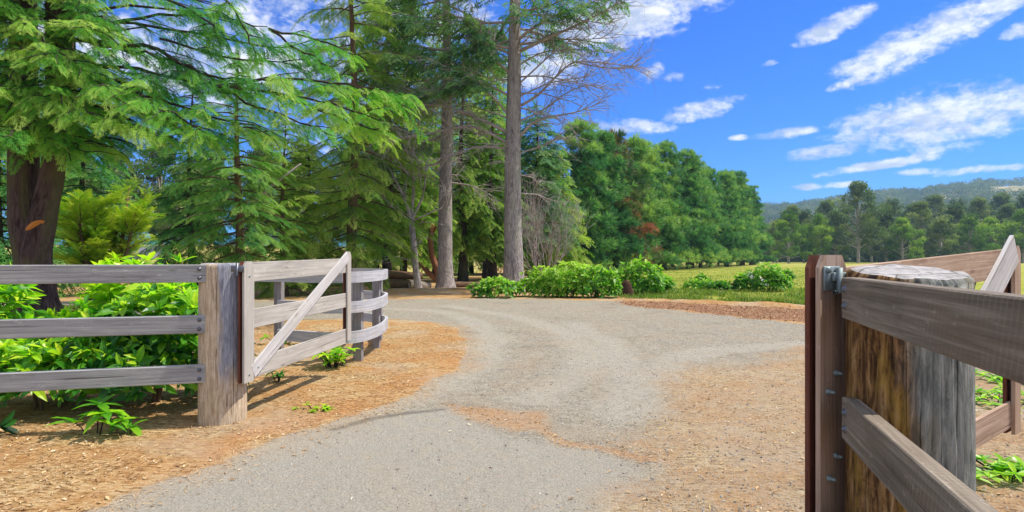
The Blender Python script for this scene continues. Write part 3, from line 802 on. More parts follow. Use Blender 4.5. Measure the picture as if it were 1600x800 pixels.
# --- gates.  H: hinge point at front-left, E: direction, front normal points to viewer
def gate(H, Ept, z_h, z_e, rails, mats, label, W=.125, TH=.055, brace_px=None, hw=True, bw=.115, flip=1):
    H = np.array(H, float); Ept = np.array(Ept, float)
    e = empty('gate', (H[0], H[1], 0), label, 'gate')
    D = np.array([Ept[0] - H[0], Ept[1] - H[1], 0]); L = np.linalg.norm(D); g = D / L
    fn = np.array([g[1], -g[0], 0]) * flip      # towards the viewer
    bt = .017
    def stile(s0, zb, zt, w):
        for k, (o_, mat) in enumerate(((0.0, mats[0]), (-(TH - bt), mats[1]))):
            mb = MB(); b = g * s0 + fn * o_ + np.array([0, 0, zb])
            # board with chamfered (clipped) top corners
            pr = [(0, 0), (w, 0), (w, zt - zb - .045), (w - .03, zt - zb), (.03, zt - zb), (0, zt - zb - .045)]
            V = [b + g * a + np.array([0, 0, c]) for a, c in pr] + [b + g * a + np.array([0, 0, c]) - fn * bt for a, c in pr]
            gcv = [np.array([c, a, 0]) for a, c in pr] + [np.array([c, a, bt]) for a, c in pr]
            F = [[i, (i + 1) % 6, 6 + (i + 1) % 6, 6 + i] for i in range(6)]
            F = [f[::-1] for f in F] if flip > 0 else F
            mb.add(V, F + [[0, 1, 2, 5], [5, 2, 3, 4], [11, 8, 7, 6], [10, 9, 8, 11]], gc=gcv)
            mb.build('stile', mat, e)
        # packer between the boards, set back from the edge
        mb = MB(); mb.box(g * (s0 + w * .55) - fn * (TH - bt - .001) + np.array([0, 0, zb + .03]), g * (w * .4), np.array([0, 0, zt - zb - .09]), fn * (TH - 2 * bt - .002), ch=0); mb.build('packer', M['wing_post'], e)
    stile(0, z_h[0], z_h[1], W)
    stile(L - .095, z_e[0], z_e[1], .095)
    for (zb0, zt0, zb1, zt1) in rails:
        mb = MB(); s0, s1 = W * .55, L - .05
        f0 = s0 / L; f1 = s1 / L
        lo0 = zb0 + (zb1 - zb0) * f0; lo1 = zb0 + (zb1 - zb0) * f1; h_ = ((zt0 - zb0) + (zt1 - zb1)) / 2
        o_ = -fn * (bt + .0015)
        mb.box(g * s0 + np.array([0, 0, lo0]) + o_, g * (s1 - s0) + np.array([0, 0, lo1 - lo0]), np.array([0, 0, h_]), -fn * (TH - 2 * bt - .003), ch=.003)
        mb.build('rail', mats[2], e)
    # diagonal brace on the front
    mb = MB(); p0 = g * (W + .012) + np.array([0, 0, z_h[0] + .02]) + fn * .002; p1 = g * (L - .14) + np.array([0, 0, z_e[1] - .155]) + fn * .002
    dv = p1 - p0; un = np.array([-dv[2] * g[0], -dv[2] * g[1], np.dot(dv, g)]); un /= np.linalg.norm(un)
    mb.box(p0, dv * 1.06, un * bw, fn * -.020, ch=.003); mb.build('brace', mats[3], e)
    for s_, z_ in ((W + .05, z_h[0] + .10), (W + .08, z_h[0] + .06), (W * .5, z_h[0] + .06), (W * .5, z_h[1] - .12)):
        bolt_mb(g * s_ + np.array([0, 0, z_]) + fn * .001, fn, .006, .006).build('bolt', M['galv'], e, True)
    return e, g, fn, L

gl, gg, gn, gL = gate((-2.115, 4.55), (-1.80, 6.45), (.315, 1.283), (.40, 1.385),
    [(1.115, 1.262, 1.150, 1.323), (.735, .874, .770, .945), (.325, .470, .372, .548)],
    [M['gate_pale'], M['red_edge'], M['gate_pale'], M['brace_pale']], 'pale timber gate with a diagonal brace swung open beside the driveway', W=.13)
# hinge on the far gate post
mb = MB(); mb.box(np.array([-.10, -.004, 1.20]), (.10, 0, 0), (0, -.012, 0), (0, 0, .05), ch=.003); mb.tube([(-.05, -.014, 1.17), (-.05, -.014, 1.27)], [.010, .010], 10); mb.build('hinge', M['bolt'], gl, True)

gr, hg, hn, hL = gate((1.071, 2.0), (2.84, 3.215), (.02, 1.315), (.335, 1.375),
    [(1.11, 1.262, 1.212, 1.362), (.70, .842, .78, .93), (.292, .432, .372, .52)],
    [M['gate_brown'], M['red_edge'], M['gate_brown'], M['brace_pale']], 'brown timber gate hinged beside the thick round post with steel bolts', W=.180, bw=.17)
# hinge hardware of the near gate
for zc, s in ((1.235, 1), (.725 - .49, 1)):
    mb = MB()
    mb.box(hg * .012 + hn * .001 + np.array([0, 0, zc - .045]), hg * .105, np.array([0, 0, .085]), hn * .008, ch=.002)
    mb.box(hg * .055 + hn * .009 + np.array([0, 0, zc - .012]), hg * .16, np.array([0, 0, .03]), hn * .012, ch=.002)
    mb.tube([hg * .085 + hn * .022 + np.array([0, 0, zc - .055]), hg * .085 + hn * .022 + np.array([0, 0, zc + .035])], [.012, .012], 12)
    mb.tube([hg * .055 + hn * .02 + np.array([0, 0, zc - .052]), hg * .15 + hn * .02 + np.array([0, 0, zc - .046])], [.007, .007], 10)
    mb.tube([hg * .03 + hn * .008 + np.array([0, 0, zc + .028]), hg * .03 + hn * .018 + np.array([0, 0, zc + .028])], [.012, .012], 6)
    mb.build('hinge', M['galv'], gr, True)
for s_, z_ in ((.098, .895), (.045, .835), (.098, .60), (.05, .53)):
    bolt_mb(hg * s_ + np.array([0, 0, z_]) + hn * .001, hn, .007, .022).build('bolt', M['galv'], gr, True)
mb = MB(); q0 = hg * (hL * .765) - hn * .085 + np.array([0, 0, 1.115]); q1 = hg * (hL * .815) - hn * .085 + np.array([0, 0, 1.25])
mb.tube([q0, q0 * .6 + q1 * .4, q1], [.020, .018, .018], 12); mb.build('latch_rod', M['galv'], gr, True)

# --- curved wing fence beyond the far gate
wing = [(-3.75, 7.55), (-3.0, 7.35), (-2.3, 7.05), (-1.93, 7.15), (-1.80, 7.75), (-1.86, 8.6), (-2.06, 9.25), (-2.7, 9.9)]
wf = empty('rail_fence', (wing[2][0], wing[2][1], 0), 'curved grey rail fence bending around behind the open pale gate', 'fence')
w0 = np.array([wing[2][0], wing[2][1], 0])
wp = np.array(wing); tt = np.linspace(0, len(wp) - 1, 29); ii = np.arange(len(wp))
def cr(k, t):   # catmull-rom
    i = int(min(max(math.floor(t), 0), len(wp) - 2)); u = t - i
    a, b, c, d = wp[max(i - 1, 0)], wp[i], wp[i + 1], wp[min(i + 2, len(wp) - 1)]
    return .5 * ((2 * b) + (-a + c) * u + (2 * a - 5 * b + 4 * c - d) * u * u + (-a + 3 * b - 3 * c + d) * u ** 3)
curve = np.array([cr(0, t) for t in tt])
for q, (zb, zt) in enumerate(((1.01, 1.145), (.635, .775), (.262, .405))):
    cv = curve if q == 0 else curve[4:]
    tg = np.gradient(cv, axis=0); tg /= np.linalg.norm(tg, axis=1)[:, None]; nr = np.stack([tg[:, 1], -tg[:, 0]], -1)
    V = []; gcs = []; L = np.concatenate([[0], np.cumsum(np.linalg.norm(np.diff(cv, axis=0), axis=1))]) + q * 7
    for i in range(len(cv)):
        f_ = cv[i]; b_ = cv[i] - nr[i] * .045
        for k, (pp, z) in enumerate(((f_, zb), (f_, zt), (b_, zt), (b_, zb))):
            V.append(np.array([pp[0], pp[1], z]) - w0); gcs.append([L[i], (0, zt - zb, zt - zb, 0)[k], (0, 0, .045, .045)[k]])
    F = [];
    for i in range(len(cv) - 1):
        for k in range(4): F.append([i * 4 + k, i * 4 + 4 + k, i * 4 + 4 + (k + 1) % 4, i * 4 + (k + 1) % 4])
    F += [[0, 1, 2, 3], [len(V) - 1, len(V) - 2, len(V) - 3, len(V) - 4]]
    mb = MB(); mb.add(V, F, gc=gcs); mb.build('rail', M['wing_rail'], wf)
for (x_, y_, s_) in ((-3.02, 7.47, .10), (-1.975, 7.40, .11), (-1.99, 8.45, .10), (-2.13, 9.22, .10), (-2.75, 9.98, .10)):
    mb = MB(); b = np.array([x_, y_, -.2]) - w0 - np.array([s_ / 2, s_ / 2, 0]); mb.box(b, (0, 0, 1.34), (s_, 0, 0), (0, s_, 0), ch=.006); mb.build('post', M['wing_post'], wf)

# ================================================================== SHRUBS
def shrub_mb(seed, rx, ry, h, z0, n, lsz, tone=.45, spread=.35, stems=6, droop=.2):
    r = np.random.default_rng(seed); C = MB(); S = MB()
    # clumps: rosettes on and inside a lumpy dome
    th = r.uniform(0, 2 * np.pi, n); u = r.uniform(0, 1, n); rad = r.uniform(.55, 1.0, n) ** .6
    el = np.arcsin(np.clip(u * 1.25 - .25, -.25, 1))
    lump = .62 + .76 * vnoise(np.cos(th) * 2 + seed, np.sin(th) * 2 + el * 2.2, seed)
    cz = np.sin(el) * rad * lump; ch = np.cos(el) * rad * lump
    pos = np.stack([np.cos(th) * ch * rx, np.sin(th) * ch * ry, z0 + (h - z0) * (.28 + .72 * cz)], -1)
    pos[:, 2] = np.maximum(pos[:, 2], z0 * .6 + .04)
    outd = np.stack([np.cos(th) * ch, np.sin(th) * ch, cz * 1.1 + .45], -1)
    for k in range(7):
        a = k * 2.4 + r.uniform(0, 1, n) * .8; ax = outd / np.linalg.norm(outd, axis=1)[:, None]
        e1 = np.cross(ax, [0.31, .2, .93]); e1 /= np.linalg.norm(e1, axis=1)[:, None] + 1e-9; e2 = np.cross(ax, e1)
        op = r.uniform(.5, 1.25, n) * (1 if k < 5 else .45)
        d = ax * np.cos(op)[:, None] + (e1 * np.cos(a)[:, None] + e2 * np.sin(a)[:, None]) * np.sin(op)[:, None]
        d[:, 2] -= droop * r.uniform(0, 1, n)
        young = (k >= 5) * .22
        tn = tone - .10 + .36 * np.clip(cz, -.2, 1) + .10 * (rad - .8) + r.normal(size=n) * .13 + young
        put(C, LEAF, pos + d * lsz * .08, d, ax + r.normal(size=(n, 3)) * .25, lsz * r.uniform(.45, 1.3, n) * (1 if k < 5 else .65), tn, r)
    for i in range(stems):
        a = r.uniform(0, 6.28); tgt = np.array([math.cos(a) * rx * .6, math.sin(a) * ry * .6, h * .7])
        S.tube([(math.cos(a) * .08, math.sin(a) * .08, -.1), tgt * np.array([.35, .35, .5]), tgt], [.016, .012, .006], 5, rs=i)
    return S, C
def shrub(name, x, y, rx, ry, h, z0, n, lsz, label, seed, tone=.45, mat='leaf', group=None, cat='shrub'):
    S, C = shrub_mb(seed, rx, ry, h, z0, n, lsz, tone)
    e = empty(name, (x, y, gz(x, y)), label, cat, group)
    S.build('stem', M['bark_brown'], e, True); C.build('foliage', M[mat], e); return e
shrub('broadleaf_shrub', -3.32, 5.25, .70, .52, 1.17, .12, 640, .135, 'glossy bright green shrub filling the fence next to the pale round post', 11, .50)
shrub('broadleaf_shrub', -4.00, 4.98, .56, .42, .58, .14, 200, .13, 'lower rounded green shrub between the two taller shrubs behind the grey fence', 12, .47)
shrub('broadleaf_shrub', -5.0, 5.2, .56, .5, 1.28, .26, 300, .16, 'yellow tipped green shrub in front of the twin trunk cedar', 13, .52)
shrub('broadleaf_shrub', -3.92, 4.22, .16, .14, .26, .03, 14, .15, 'small dark leafy shoot at the foot of the fence, cut by the picture edge', 14, .30)
def small_plant(x, y, r_, h, n, lsz, label, seed, tone=.5, name='seedling'):
    r = np.random.default_rng(seed); C = MB()
    pos = np.stack([r.normal(size=n) * r_ * .5, r.normal(size=n) * r_ * .4, r.uniform(.25, 1, n) * h], -1)
    for k in range(6):
        a = k * 1.05 + r.uniform(0, .5, n); el = r.uniform(-.1, .75, n)
        d = np.stack([np.cos(a) * np.cos(el), np.sin(a) * np.cos(el), np.sin(el)], -1)
        put(C, LEAF, pos, d, (0, 0, 1.), lsz * r.uniform(.7, 1.2, n), tone + r.normal(size=n) * .1, r)
    S = MB()
    for p in pos: S.tube([(p[0] * .3, p[1] * .3, -.04), (p[0] * .7, p[1] * .7, p[2] * .6), p], [.006, .005, .004], 4)
    e = empty(name, (x, y, gz(x, y)), label, 'plant'); S.build('stem', M['bark_dark'], e, True); C.build('foliage', M['leaf'], e); return e
small_plant(-3.12, 4.32, .14, .22, 4, .17, 'low plant with broad pale edged leaves under the bottom fence rail', 21, .56)
small_plant(-2.85, 4.30, .13, .15, 4, .13, 'darker low plant with narrow leaves beside the broad leaved one', 22, .40)
p = G(435, 598); small_plant(p[0], p[1], .07, .16, 5, .085, 'tiny blue green seedling under the diagonal gate brace', 23, .33)
p = G(521, 574); small_plant(p[0], p[1], .22, .22, 22, .12, 'bright green weed clump below the gate by the grey fence post', 24, .56, 'weed_clump')
p = G(440, 538); small_plant(p[0], p[1], .2, .16, 10, .11, 'pale green weeds seen through the gate', 25, .58, 'weed_clump')
p = G(497, 640); small_plant(p[0], p[1], .13, .03, 12, .045, 'flat yellow green moss patch on the litter near the driveway edge', 26, .62, 'weed_clump')
p = G(1575, 742); small_plant(p[0], p[1], .30, .07, 26, .085, 'low green weeds behind the dark right hand rail', 27, .55, 'weed_clump')
p = G(1560, 622); small_plant(p[0], p[1], .5, .06, 26, .09, 'thin green weeds under the brown gate', 28, .55, 'weed_clump')
p = G(1570, 592); small_plant(p[0], p[1], .5, .06, 30, .09, 'patch of green weeds beyond the brown gate', 29, .60, 'weed_clump')

# far verge shrubs (Y ~ 20)
def far_shrub(px, pyb, wpx, pyt, label, seed, tone=.5, n=170, mat='leaf2', lsz=.24):
    g = G(px, pyb); Y = g[1] + .3; rx = wpx / 2 / FPX * Y; h = (pyb - pyt) / FPX * Y
    return shrub('verge_shrub', g[0], Y + rx * .3, rx * 1.15, rx * .75, h * .98, .04, int(n * .8), lsz, label, seed, tone, mat)
far_shrub(772, 466, 60, 439, 'low mixed green shrub at the foot of the tall grey trunk', 31, .46, 130)
far_shrub(848, 465, 62, 422, 'green verge shrub just beside the tall grey trunk', 32, .58, 170)
far_shrub(893, 466, 66, 414, 'tallest bright green shrub in the middle of the verge hedge', 33, .58, 210)
far_shrub(935, 466, 62, 416, 'bright green hedge shrub beside the dark shade lump', 34, .56, 190)
far_shrub(1003, 461, 66, 410, 'rounded green shrub at the meadow end of the verge hedge', 35, .52, 220)
far_shrub(1040, 459, 24, 432, 'small spiky grey green plant between hedge and meadow', 36, .40, 40, 'leaf2', .3)
far_shrub(1098, 454, 40, 441, 'low bright weed patch on the edge of the meadow', 37, .55, 70)
far_shrub(1102, 446, 16, 430, 'small upright dark shrub on the meadow behind the weed patch', 38, .36, 36)
far_shrub(1132, 455, 30, 443, 'dark grey green weeds on the meadow edge', 39, .30, 50)
far_shrub(1167, 455, 26, 433, 'small dark bush in front of the pale rock', 40, .36, 60)
far_shrub(1213, 457, 58, 419, 'rounded green bush standing alone on the meadow', 41, .48, 200)
far_shrub(1234, 442, 24, 421, 'small dark bush behind the rounded meadow bush', 42, .32, 60)
def lump(name, x, y, rx, ry, rz_, mat, label, cat, seed):
    mb = MB(); n, m = 14, 9; V = []
    for i in range(m):
        ph = i / (m - 1) * math.pi * .62
        for j in range(n):
            th = j / n * 2 * math.pi
            q = 1 + .35 * (vnoise([math.cos(th) * 1.4 + seed], [math.sin(th) * 1.4 + ph * 1.3], seed)[0] - .5)
            V.append([math.sin(ph) * math.cos(th) * rx * q, math.sin(ph) * math.sin(th) * ry * q, math.cos(ph) * rz_ * q])
    F = [[i * n + j, i * n + (j + 1) % n, (i + 1) * n + (j + 1) % n, (i + 1) * n + j] for i in range(m - 1) for j in range(n)]
    mb.add(V, [f[::-1] for f in F]); o = mb.build(name, M[mat], None, True); o.location = (x, y, gz(x, y) - .02); tag(o, label, cat); return o
g = G(1172, 444); lump('boulder', g[0], g[1], .60, .4, .66, 'rock', 'pale rounded boulder on the meadow behind a small bush', 'rock', 3)
g = G(1190, 447); lump('boulder', g[0] + .25, g[1], .25, .2, .42, 'rock', 'small grey boulder on the meadow beside the pale one', 'rock', 8)
g = G(980, 463); lump('shade_lump', g[0], g[1] + .1, .26, .22, .55, 'gap_shade', 'dark lump standing in for shade between two bright verge shrubs', 'shade_lump', 5)  # solid dark lump put in for a shaded hole in the hedge

# ================================================================== BIG CEDAR, left
def cedar():
    loc = np.array([-10.7, 13.0, gz(-10.7, 13.0)]); r = np.random.default_rng(5)
    T = MB(); T2 = MB(); Bm = MB(); C = MB()
    def at(px, py, Y): return P(px, py, Y) - loc
    T.tube([(.05, 0, -.4), (.02, 0, 0), (.0, 0, .35), (-.02, 0, .8), (-.14, 0, 1.3), (-.32, .05, 2.1), (-.42, .1, 3.2), (-.42, .1, 7), (-.45, .1, 12)], [.60, .46, .37, .345, .34, .32, .30, .25, .14], 22, rough=.10, rs=1)
    T2.tube([(.02, -.1, .3), (.06, -.14, .9), (.12, -.16, 1.5), (.22, -.16, 2.1), (.38, -.12, 2.9), (.48, -.1, 3.6), (.50, 0, 5), (.50, 0, 8), (.5, 0, 12)], [.30, .32, .30, .26, .235, .23, .27, .26, .14], 20, rough=.10, rs=7)
    def limb(pts, r0, size=.75, dens=3.4, tone=.5, s0=.2, sub=True, hang=.3):
        pts = np.array(pts, float); n = len(pts); tq = np.linspace(0, n - 1, n * 4 - 3)
        pp = np.stack([np.interp(tq, np.arange(n), pts[:, k]) for k in range(3)], -1)
        for _ in range(2): pp[1:-1] = (pp[:-2] + 2 * pp[1:-1] + pp[2:]) / 4
        pp[1:] += r.normal(size=(len(pp) - 1, 3)) * .03
        L = np.linalg.norm(np.diff(pp, axis=0), axis=1).sum()
        Bm.tube(pp, np.linspace(r0, .010, len(pp)), 6, cap=False, rs=r.uniform(0, 9))
        dress_branch(C, pp, r, L, size, dens, SPRAY, tone, s0, 75, hang)
        if sub:
            for s in np.arange(max(s0, .22), .97, .62 / L):
                i = int(s * (len(pp) - 1)); a = pp[min(i + 1, len(pp) - 1)] - pp[i]; az = math.atan2(a[1], a[0]) + r.choice([-1, 1]) * r.uniform(.5, 1.2)
                l2 = (1.15 - .6 * s) * r.uniform(.7, 1.3) * min(1.6, .35 * L)
                bp = branch_pts(pp[i], az, l2, r.uniform(-.15, .2), r.uniform(.15, .5), 6, r)
                Bm.tube(bp, np.linspace(.014, .005, 6), 4, cap=False)
                dress_branch(C, bp, r, l2, size * .85, dens * 1.25, SPRAY, tone + r.normal() * .08, .1, 70, hang)
    # low drooping limbs round the trunk, towards the viewer and both sides
    for k in range(60):
        z = 3.6 + 5.5 * (k / 60) ** 1.1; az = -math.pi / 2 + r.uniform(-2.0, 2.0); L = r.uniform(1.5, 3.0)
        x0 = .3 if k % 2 else -.2
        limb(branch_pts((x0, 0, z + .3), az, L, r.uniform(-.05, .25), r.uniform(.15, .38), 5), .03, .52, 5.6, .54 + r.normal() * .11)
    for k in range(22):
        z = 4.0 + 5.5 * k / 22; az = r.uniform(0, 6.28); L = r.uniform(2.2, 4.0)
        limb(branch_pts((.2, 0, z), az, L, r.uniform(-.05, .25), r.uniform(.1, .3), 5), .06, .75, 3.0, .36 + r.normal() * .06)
    # bright sprays before the trunk
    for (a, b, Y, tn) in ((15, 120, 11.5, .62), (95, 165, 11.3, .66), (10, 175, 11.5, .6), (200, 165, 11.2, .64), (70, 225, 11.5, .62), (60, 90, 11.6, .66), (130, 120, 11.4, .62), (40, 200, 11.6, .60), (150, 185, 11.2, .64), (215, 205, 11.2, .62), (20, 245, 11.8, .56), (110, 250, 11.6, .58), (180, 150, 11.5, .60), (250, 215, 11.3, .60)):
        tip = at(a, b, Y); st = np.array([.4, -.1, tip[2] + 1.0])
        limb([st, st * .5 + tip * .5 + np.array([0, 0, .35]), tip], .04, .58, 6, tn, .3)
    # long arms reaching across to the right
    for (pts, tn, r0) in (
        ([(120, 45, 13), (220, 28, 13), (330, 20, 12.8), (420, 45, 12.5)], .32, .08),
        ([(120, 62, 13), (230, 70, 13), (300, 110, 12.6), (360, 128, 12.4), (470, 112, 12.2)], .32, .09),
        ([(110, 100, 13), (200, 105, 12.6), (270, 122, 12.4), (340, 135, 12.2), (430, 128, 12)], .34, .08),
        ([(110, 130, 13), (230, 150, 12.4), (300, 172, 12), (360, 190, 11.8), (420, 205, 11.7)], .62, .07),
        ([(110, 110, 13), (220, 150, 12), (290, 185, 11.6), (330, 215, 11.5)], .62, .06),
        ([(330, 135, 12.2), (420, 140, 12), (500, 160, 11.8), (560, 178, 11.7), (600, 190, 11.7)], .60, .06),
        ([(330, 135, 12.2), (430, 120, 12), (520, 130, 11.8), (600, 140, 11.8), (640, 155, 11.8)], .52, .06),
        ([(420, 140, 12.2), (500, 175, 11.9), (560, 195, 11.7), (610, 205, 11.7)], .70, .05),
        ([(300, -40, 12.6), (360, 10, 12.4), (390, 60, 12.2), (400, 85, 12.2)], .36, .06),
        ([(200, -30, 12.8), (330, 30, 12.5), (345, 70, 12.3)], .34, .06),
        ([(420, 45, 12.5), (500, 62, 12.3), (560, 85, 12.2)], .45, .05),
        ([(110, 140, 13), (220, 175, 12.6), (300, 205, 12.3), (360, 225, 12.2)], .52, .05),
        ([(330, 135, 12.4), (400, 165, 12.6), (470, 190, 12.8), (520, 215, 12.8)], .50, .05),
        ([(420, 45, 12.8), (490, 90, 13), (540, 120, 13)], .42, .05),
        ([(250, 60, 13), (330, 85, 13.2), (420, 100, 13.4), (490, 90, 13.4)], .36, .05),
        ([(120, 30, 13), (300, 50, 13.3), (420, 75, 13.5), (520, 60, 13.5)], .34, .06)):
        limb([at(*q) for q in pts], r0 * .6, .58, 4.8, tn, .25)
    # bare thin arms against the sky
    for pts in ([(125, 20, 13), (200, 8, 13), (300, 18, 13), (380, 40, 13)], [(120, 38, 13), (180, 48, 12.8), (240, 40, 12.7)]):
        pp = np.array([at(*q) for q in pts]); Bm.tube(pp, np.linspace(.04, .01, len(pp)), 5, cap=False)
    S = MB(); c = np.array([.25, -.435, at(66, 352, 12.6)[2]]); n = 12
    th = np.arange(n) / n * 2 * np.pi; rim = np.stack([c[0] + np.cos(th) * .17 + np.sin(th) * .06, np.full(n, c[1]) + np.cos(th) * .03 + .05 * np.cos(th) ** 2, c[2] + np.sin(th) * .10 + np.cos(th) * .06], -1)
    S.add(np.concatenate([rim, rim + np.array([0, .25, 0]), [c + np.array([0, -.03, 0])]]), [[i, (i + 1) % n, n + (i + 1) % n, n + i] for i in range(n)])
    S.F3.append(np.array([[i, 2 * n, (i + 1) % n] for i in range(n)]))
    e = empty('cedar_tree', tuple(loc), 'massive twin trunk cedar with drooping lime green sprays behind the left fence', 'tree')
    T.build('trunk', M['bark_cedar'], e, True)
    lt = T2.build('trunk', M['bark_cedar'], e, True)
    S.build('branch_scar', M['scar'], lt)
    Bm.build('branches', M['bark_dark'], e, True)
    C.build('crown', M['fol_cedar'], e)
cedar()

# golden multi-stem bush tree
def gold_tree():
    r = np.random.default_rng(9); T = MB(); C = MB(); x, y = -11.1, 15.6
    for k in range(7):
        a = k * .9; base = np.array([math.cos(a) * .3, math.sin(a) * .15, -.2]); top = np.array([math.cos(a) * r.uniform(.3, 1.0), math.sin(a) * .8, r.uniform(2.3, 3.3)])
        pts = np.array([base, base * .8 + top * .2 + np.array([0, 0, .2]), base * .4 + top * .6, top]); T.tube(pts, [.07, .06, .05, .02], 7, rs=k)
        for j in range(17):
            s = r.uniform(.38, 1); q = base + (top - base) * s
            bp = branch_pts(q, r.uniform(0, 6.28), r.uniform(.45, .95), r.uniform(.2, 1.1), .15, 5, r); T.tube(bp, np.linspace(.018, .006, 5), 4, cap=False)
            dress_branch(C, bp, r, 1.0, .36, 15, SPRAY, .76 + r.normal() * .14, .1, 95, -.55)
    make_tree('golden_cypress', (x, y, gz(x, y)), T, C, M['bark_brown'], M['fol_gold'], 'bushy yellow green tree with several thin stems beside the cedar trunk')
gold_tree()

# ------------------------------------------------------------------ middle distance conifers
def place(px, Y): return (px - 800) / FPX * Y
def conif(px, Y, label, seed, H, Rr, z0, nb, tr, barkm, folm, **kw):
    x = place(px, Y); T, C = conifer_mesh(seed, H, Rr, z0, nb, tr, **kw)
    return make_tree(kw.pop('nm', 'conifer'), (x, Y, gz(x, Y)), T, C, M[barkm], M[folm], label)
conif(371, 18.5, 'dark green conifer with a sunlit brown trunk behind the pale gate stile', 51, 8.0, 2.4, 1.2, 84, .17, 'bark_brown', 'fol_dark', el=(.25, -.1), droop=.3, size=.70, dens=5.2, templ=SPRAY, tone=.66, lean=(.1, 0), shape=.6)
conif(300, 21.5, 'low dark conifer with a thin black trunk right of the grey distant track', 52, 8.2, 2.3, 1.2, 80, .16, 'bark_dark', 'fol_dark', el=(.2, -.15), droop=.3, size=.8, dens=5, templ=SPRAY, tone=.50, shape=.6)
conif(445, 20.5, 'open mid green conifer with a bare broken limb behind the gate', 53, 6.6, 2.1, .3, 90, .13, 'bark_brown', 'fol_hem', el=(.35, 0), droop=.25, size=.62, dens=6.5, templ=SPRAY, tone=.50, shape=.55)
conif(552, 22.5, 'broad mossy green hemlock above the bend of the wing fence', 54, 16.0, 3.5, .7, 130, .22, 'bark_brown', 'fol_hem', el=(.25, -.2), droop=.32, size=.8, dens=5.0, templ=SPRAY, tone=.62, shape=.5, gap=.12)
conif(480, 27, 'smaller hemlock standing back between two conifers above the gate', 55, 7.2, 2.8, .6, 100, .18, 'bark_dark', 'fol_hem', el=(.2, -.2), droop=.3, size=.85, dens=4.6, tone=.52, shape=.6)
conif(630, 33, 'mossy conifer behind the leaning grey dead tree', 56, 14.5, 3.4, 1.8, 130, .2, 'bark_dark', 'fol_hem', el=(.2, -.2), droop=.3, size=1.0, dens=4.2, tone=.50, gap=.1, shape=.5)
conif(722, 34, 'dark trunked conifer seen between the two tall grey trunks, near the left one', 57, 14.0, 3.1, 2.2, 120, .28, 'bark_dark', 'fol_hem', el=(.2, -.2), droop=.3, size=1.0, dens=3.8, tone=.52, gap=.1, shape=.5)
conif(768, 35, 'dark trunked conifer close behind the tallest grey trunk', 58, 12.5, 2.8, 1.9, 110, .26, 'bark_dark', 'fol_hem', el=(.2, -.2), droop=.3, size=1.0, dens=3.8, tone=.46, gap=.15, shape=.5)
conif(838, 37, 'tall pine green conifer just right of the tallest grey trunk', 59, 11.4, 3.2, 2.4, 130, .24, 'bark_dark', 'fol_pine', el=(.3, -.1), droop=.25, size=1.0, dens=4.2, tone=.50, shape=.5)
conif(878, 40, 'mossy yellow green conifer behind the grey dead bush', 60, 8.4, 2.9, .5, 120, .2, 'bark_brown', 'fol_hem', el=(.2, -.25), droop=.3, size=.95, dens=4.6, tone=.62, shape=.9)
conif(590, 44, 'pale green conifer seen far back through the trees', 61, 14, 3.7, 1.0, 110, .2, 'bark_dark', 'fol_hem', size=1.2, dens=3.4, tone=.60, shape=.5)
conif(680, 46, 'shaded green conifer deep behind the reddish leaning trunk', 62, 16.5, 3.8, 1.4, 120, .2, 'bark_dark', 'fol_dark', size=1.2, dens=3.4, tone=.60, shape=.5)
conif(790, 48, 'deep green conifer far behind the tallest grey trunk', 63, 15, 3.8, 1.2, 120, .2, 'bark_dark', 'fol_hem', size=1.2, dens=3.4, tone=.50, shape=.5)
conif(735, 52, 'olive conifer in the gap between the tall trunks, farthest back', 64, 17, 4.2, 1.4, 120, .2, 'bark_dark', 'fol_hem', size=1.3, dens=3.2, tone=.56, shape=.5)

conif(2, 19, 'shaded conifer at the picture edge behind the cedar trunk', 65, 8.5, 2.6, .3, 90, .16, 'bark_dark', 'fol_dark', el=(.2, -.2), droop=.3, size=.9, dens=4.6, tone=.46, shape=.55)
conif(128, 26, 'dark conifer standing behind the golden bush', 66, 9.0, 3.0, .5, 100, .18, 'bark_dark', 'fol_dark', el=(.2, -.2), droop=.3, size=.95, dens=4.4, tone=.44, shape=.55)

conif(607, 29, 'tall dense conifer filling the gap left of the two tall trunks', 67, 17.5, 3.6, 2.6, 150, .22, 'bark_dark', 'fol_hem', el=(.25, -.2), droop=.3, size=.9, dens=4.6, tone=.50, shape=.42)
conif(760, 40, 'tall olive conifer filling the gap between the two tall trunks', 68, 17.5, 3.4, 4.0, 120, .22, 'bark_dark', 'fol_hem', el=(.25, -.2), droop=.3, size=1.0, dens=3.8, tone=.48, shape=.45, gap=.1)

# broken pale limb of the open conifer
def bare_limb():
    T = MB(); a = P(392, 320, 19.5); b = P(470, 256, 19.2); T.tube([a - (b - a) * .25, a, a * .5 + b * .5 + np.array([0, 0, .06]), b], [.05, .045, .04, .03], 8, rough=.05)
    o = T.build('bare_limb', M['twig_grey'], None, True); par = [x for x in bpy.data.objects if x.get('label', '').startswith('open mid green conifer')][0]
    o.parent = par; o.location = -Vector(par.location)
bare_limb()

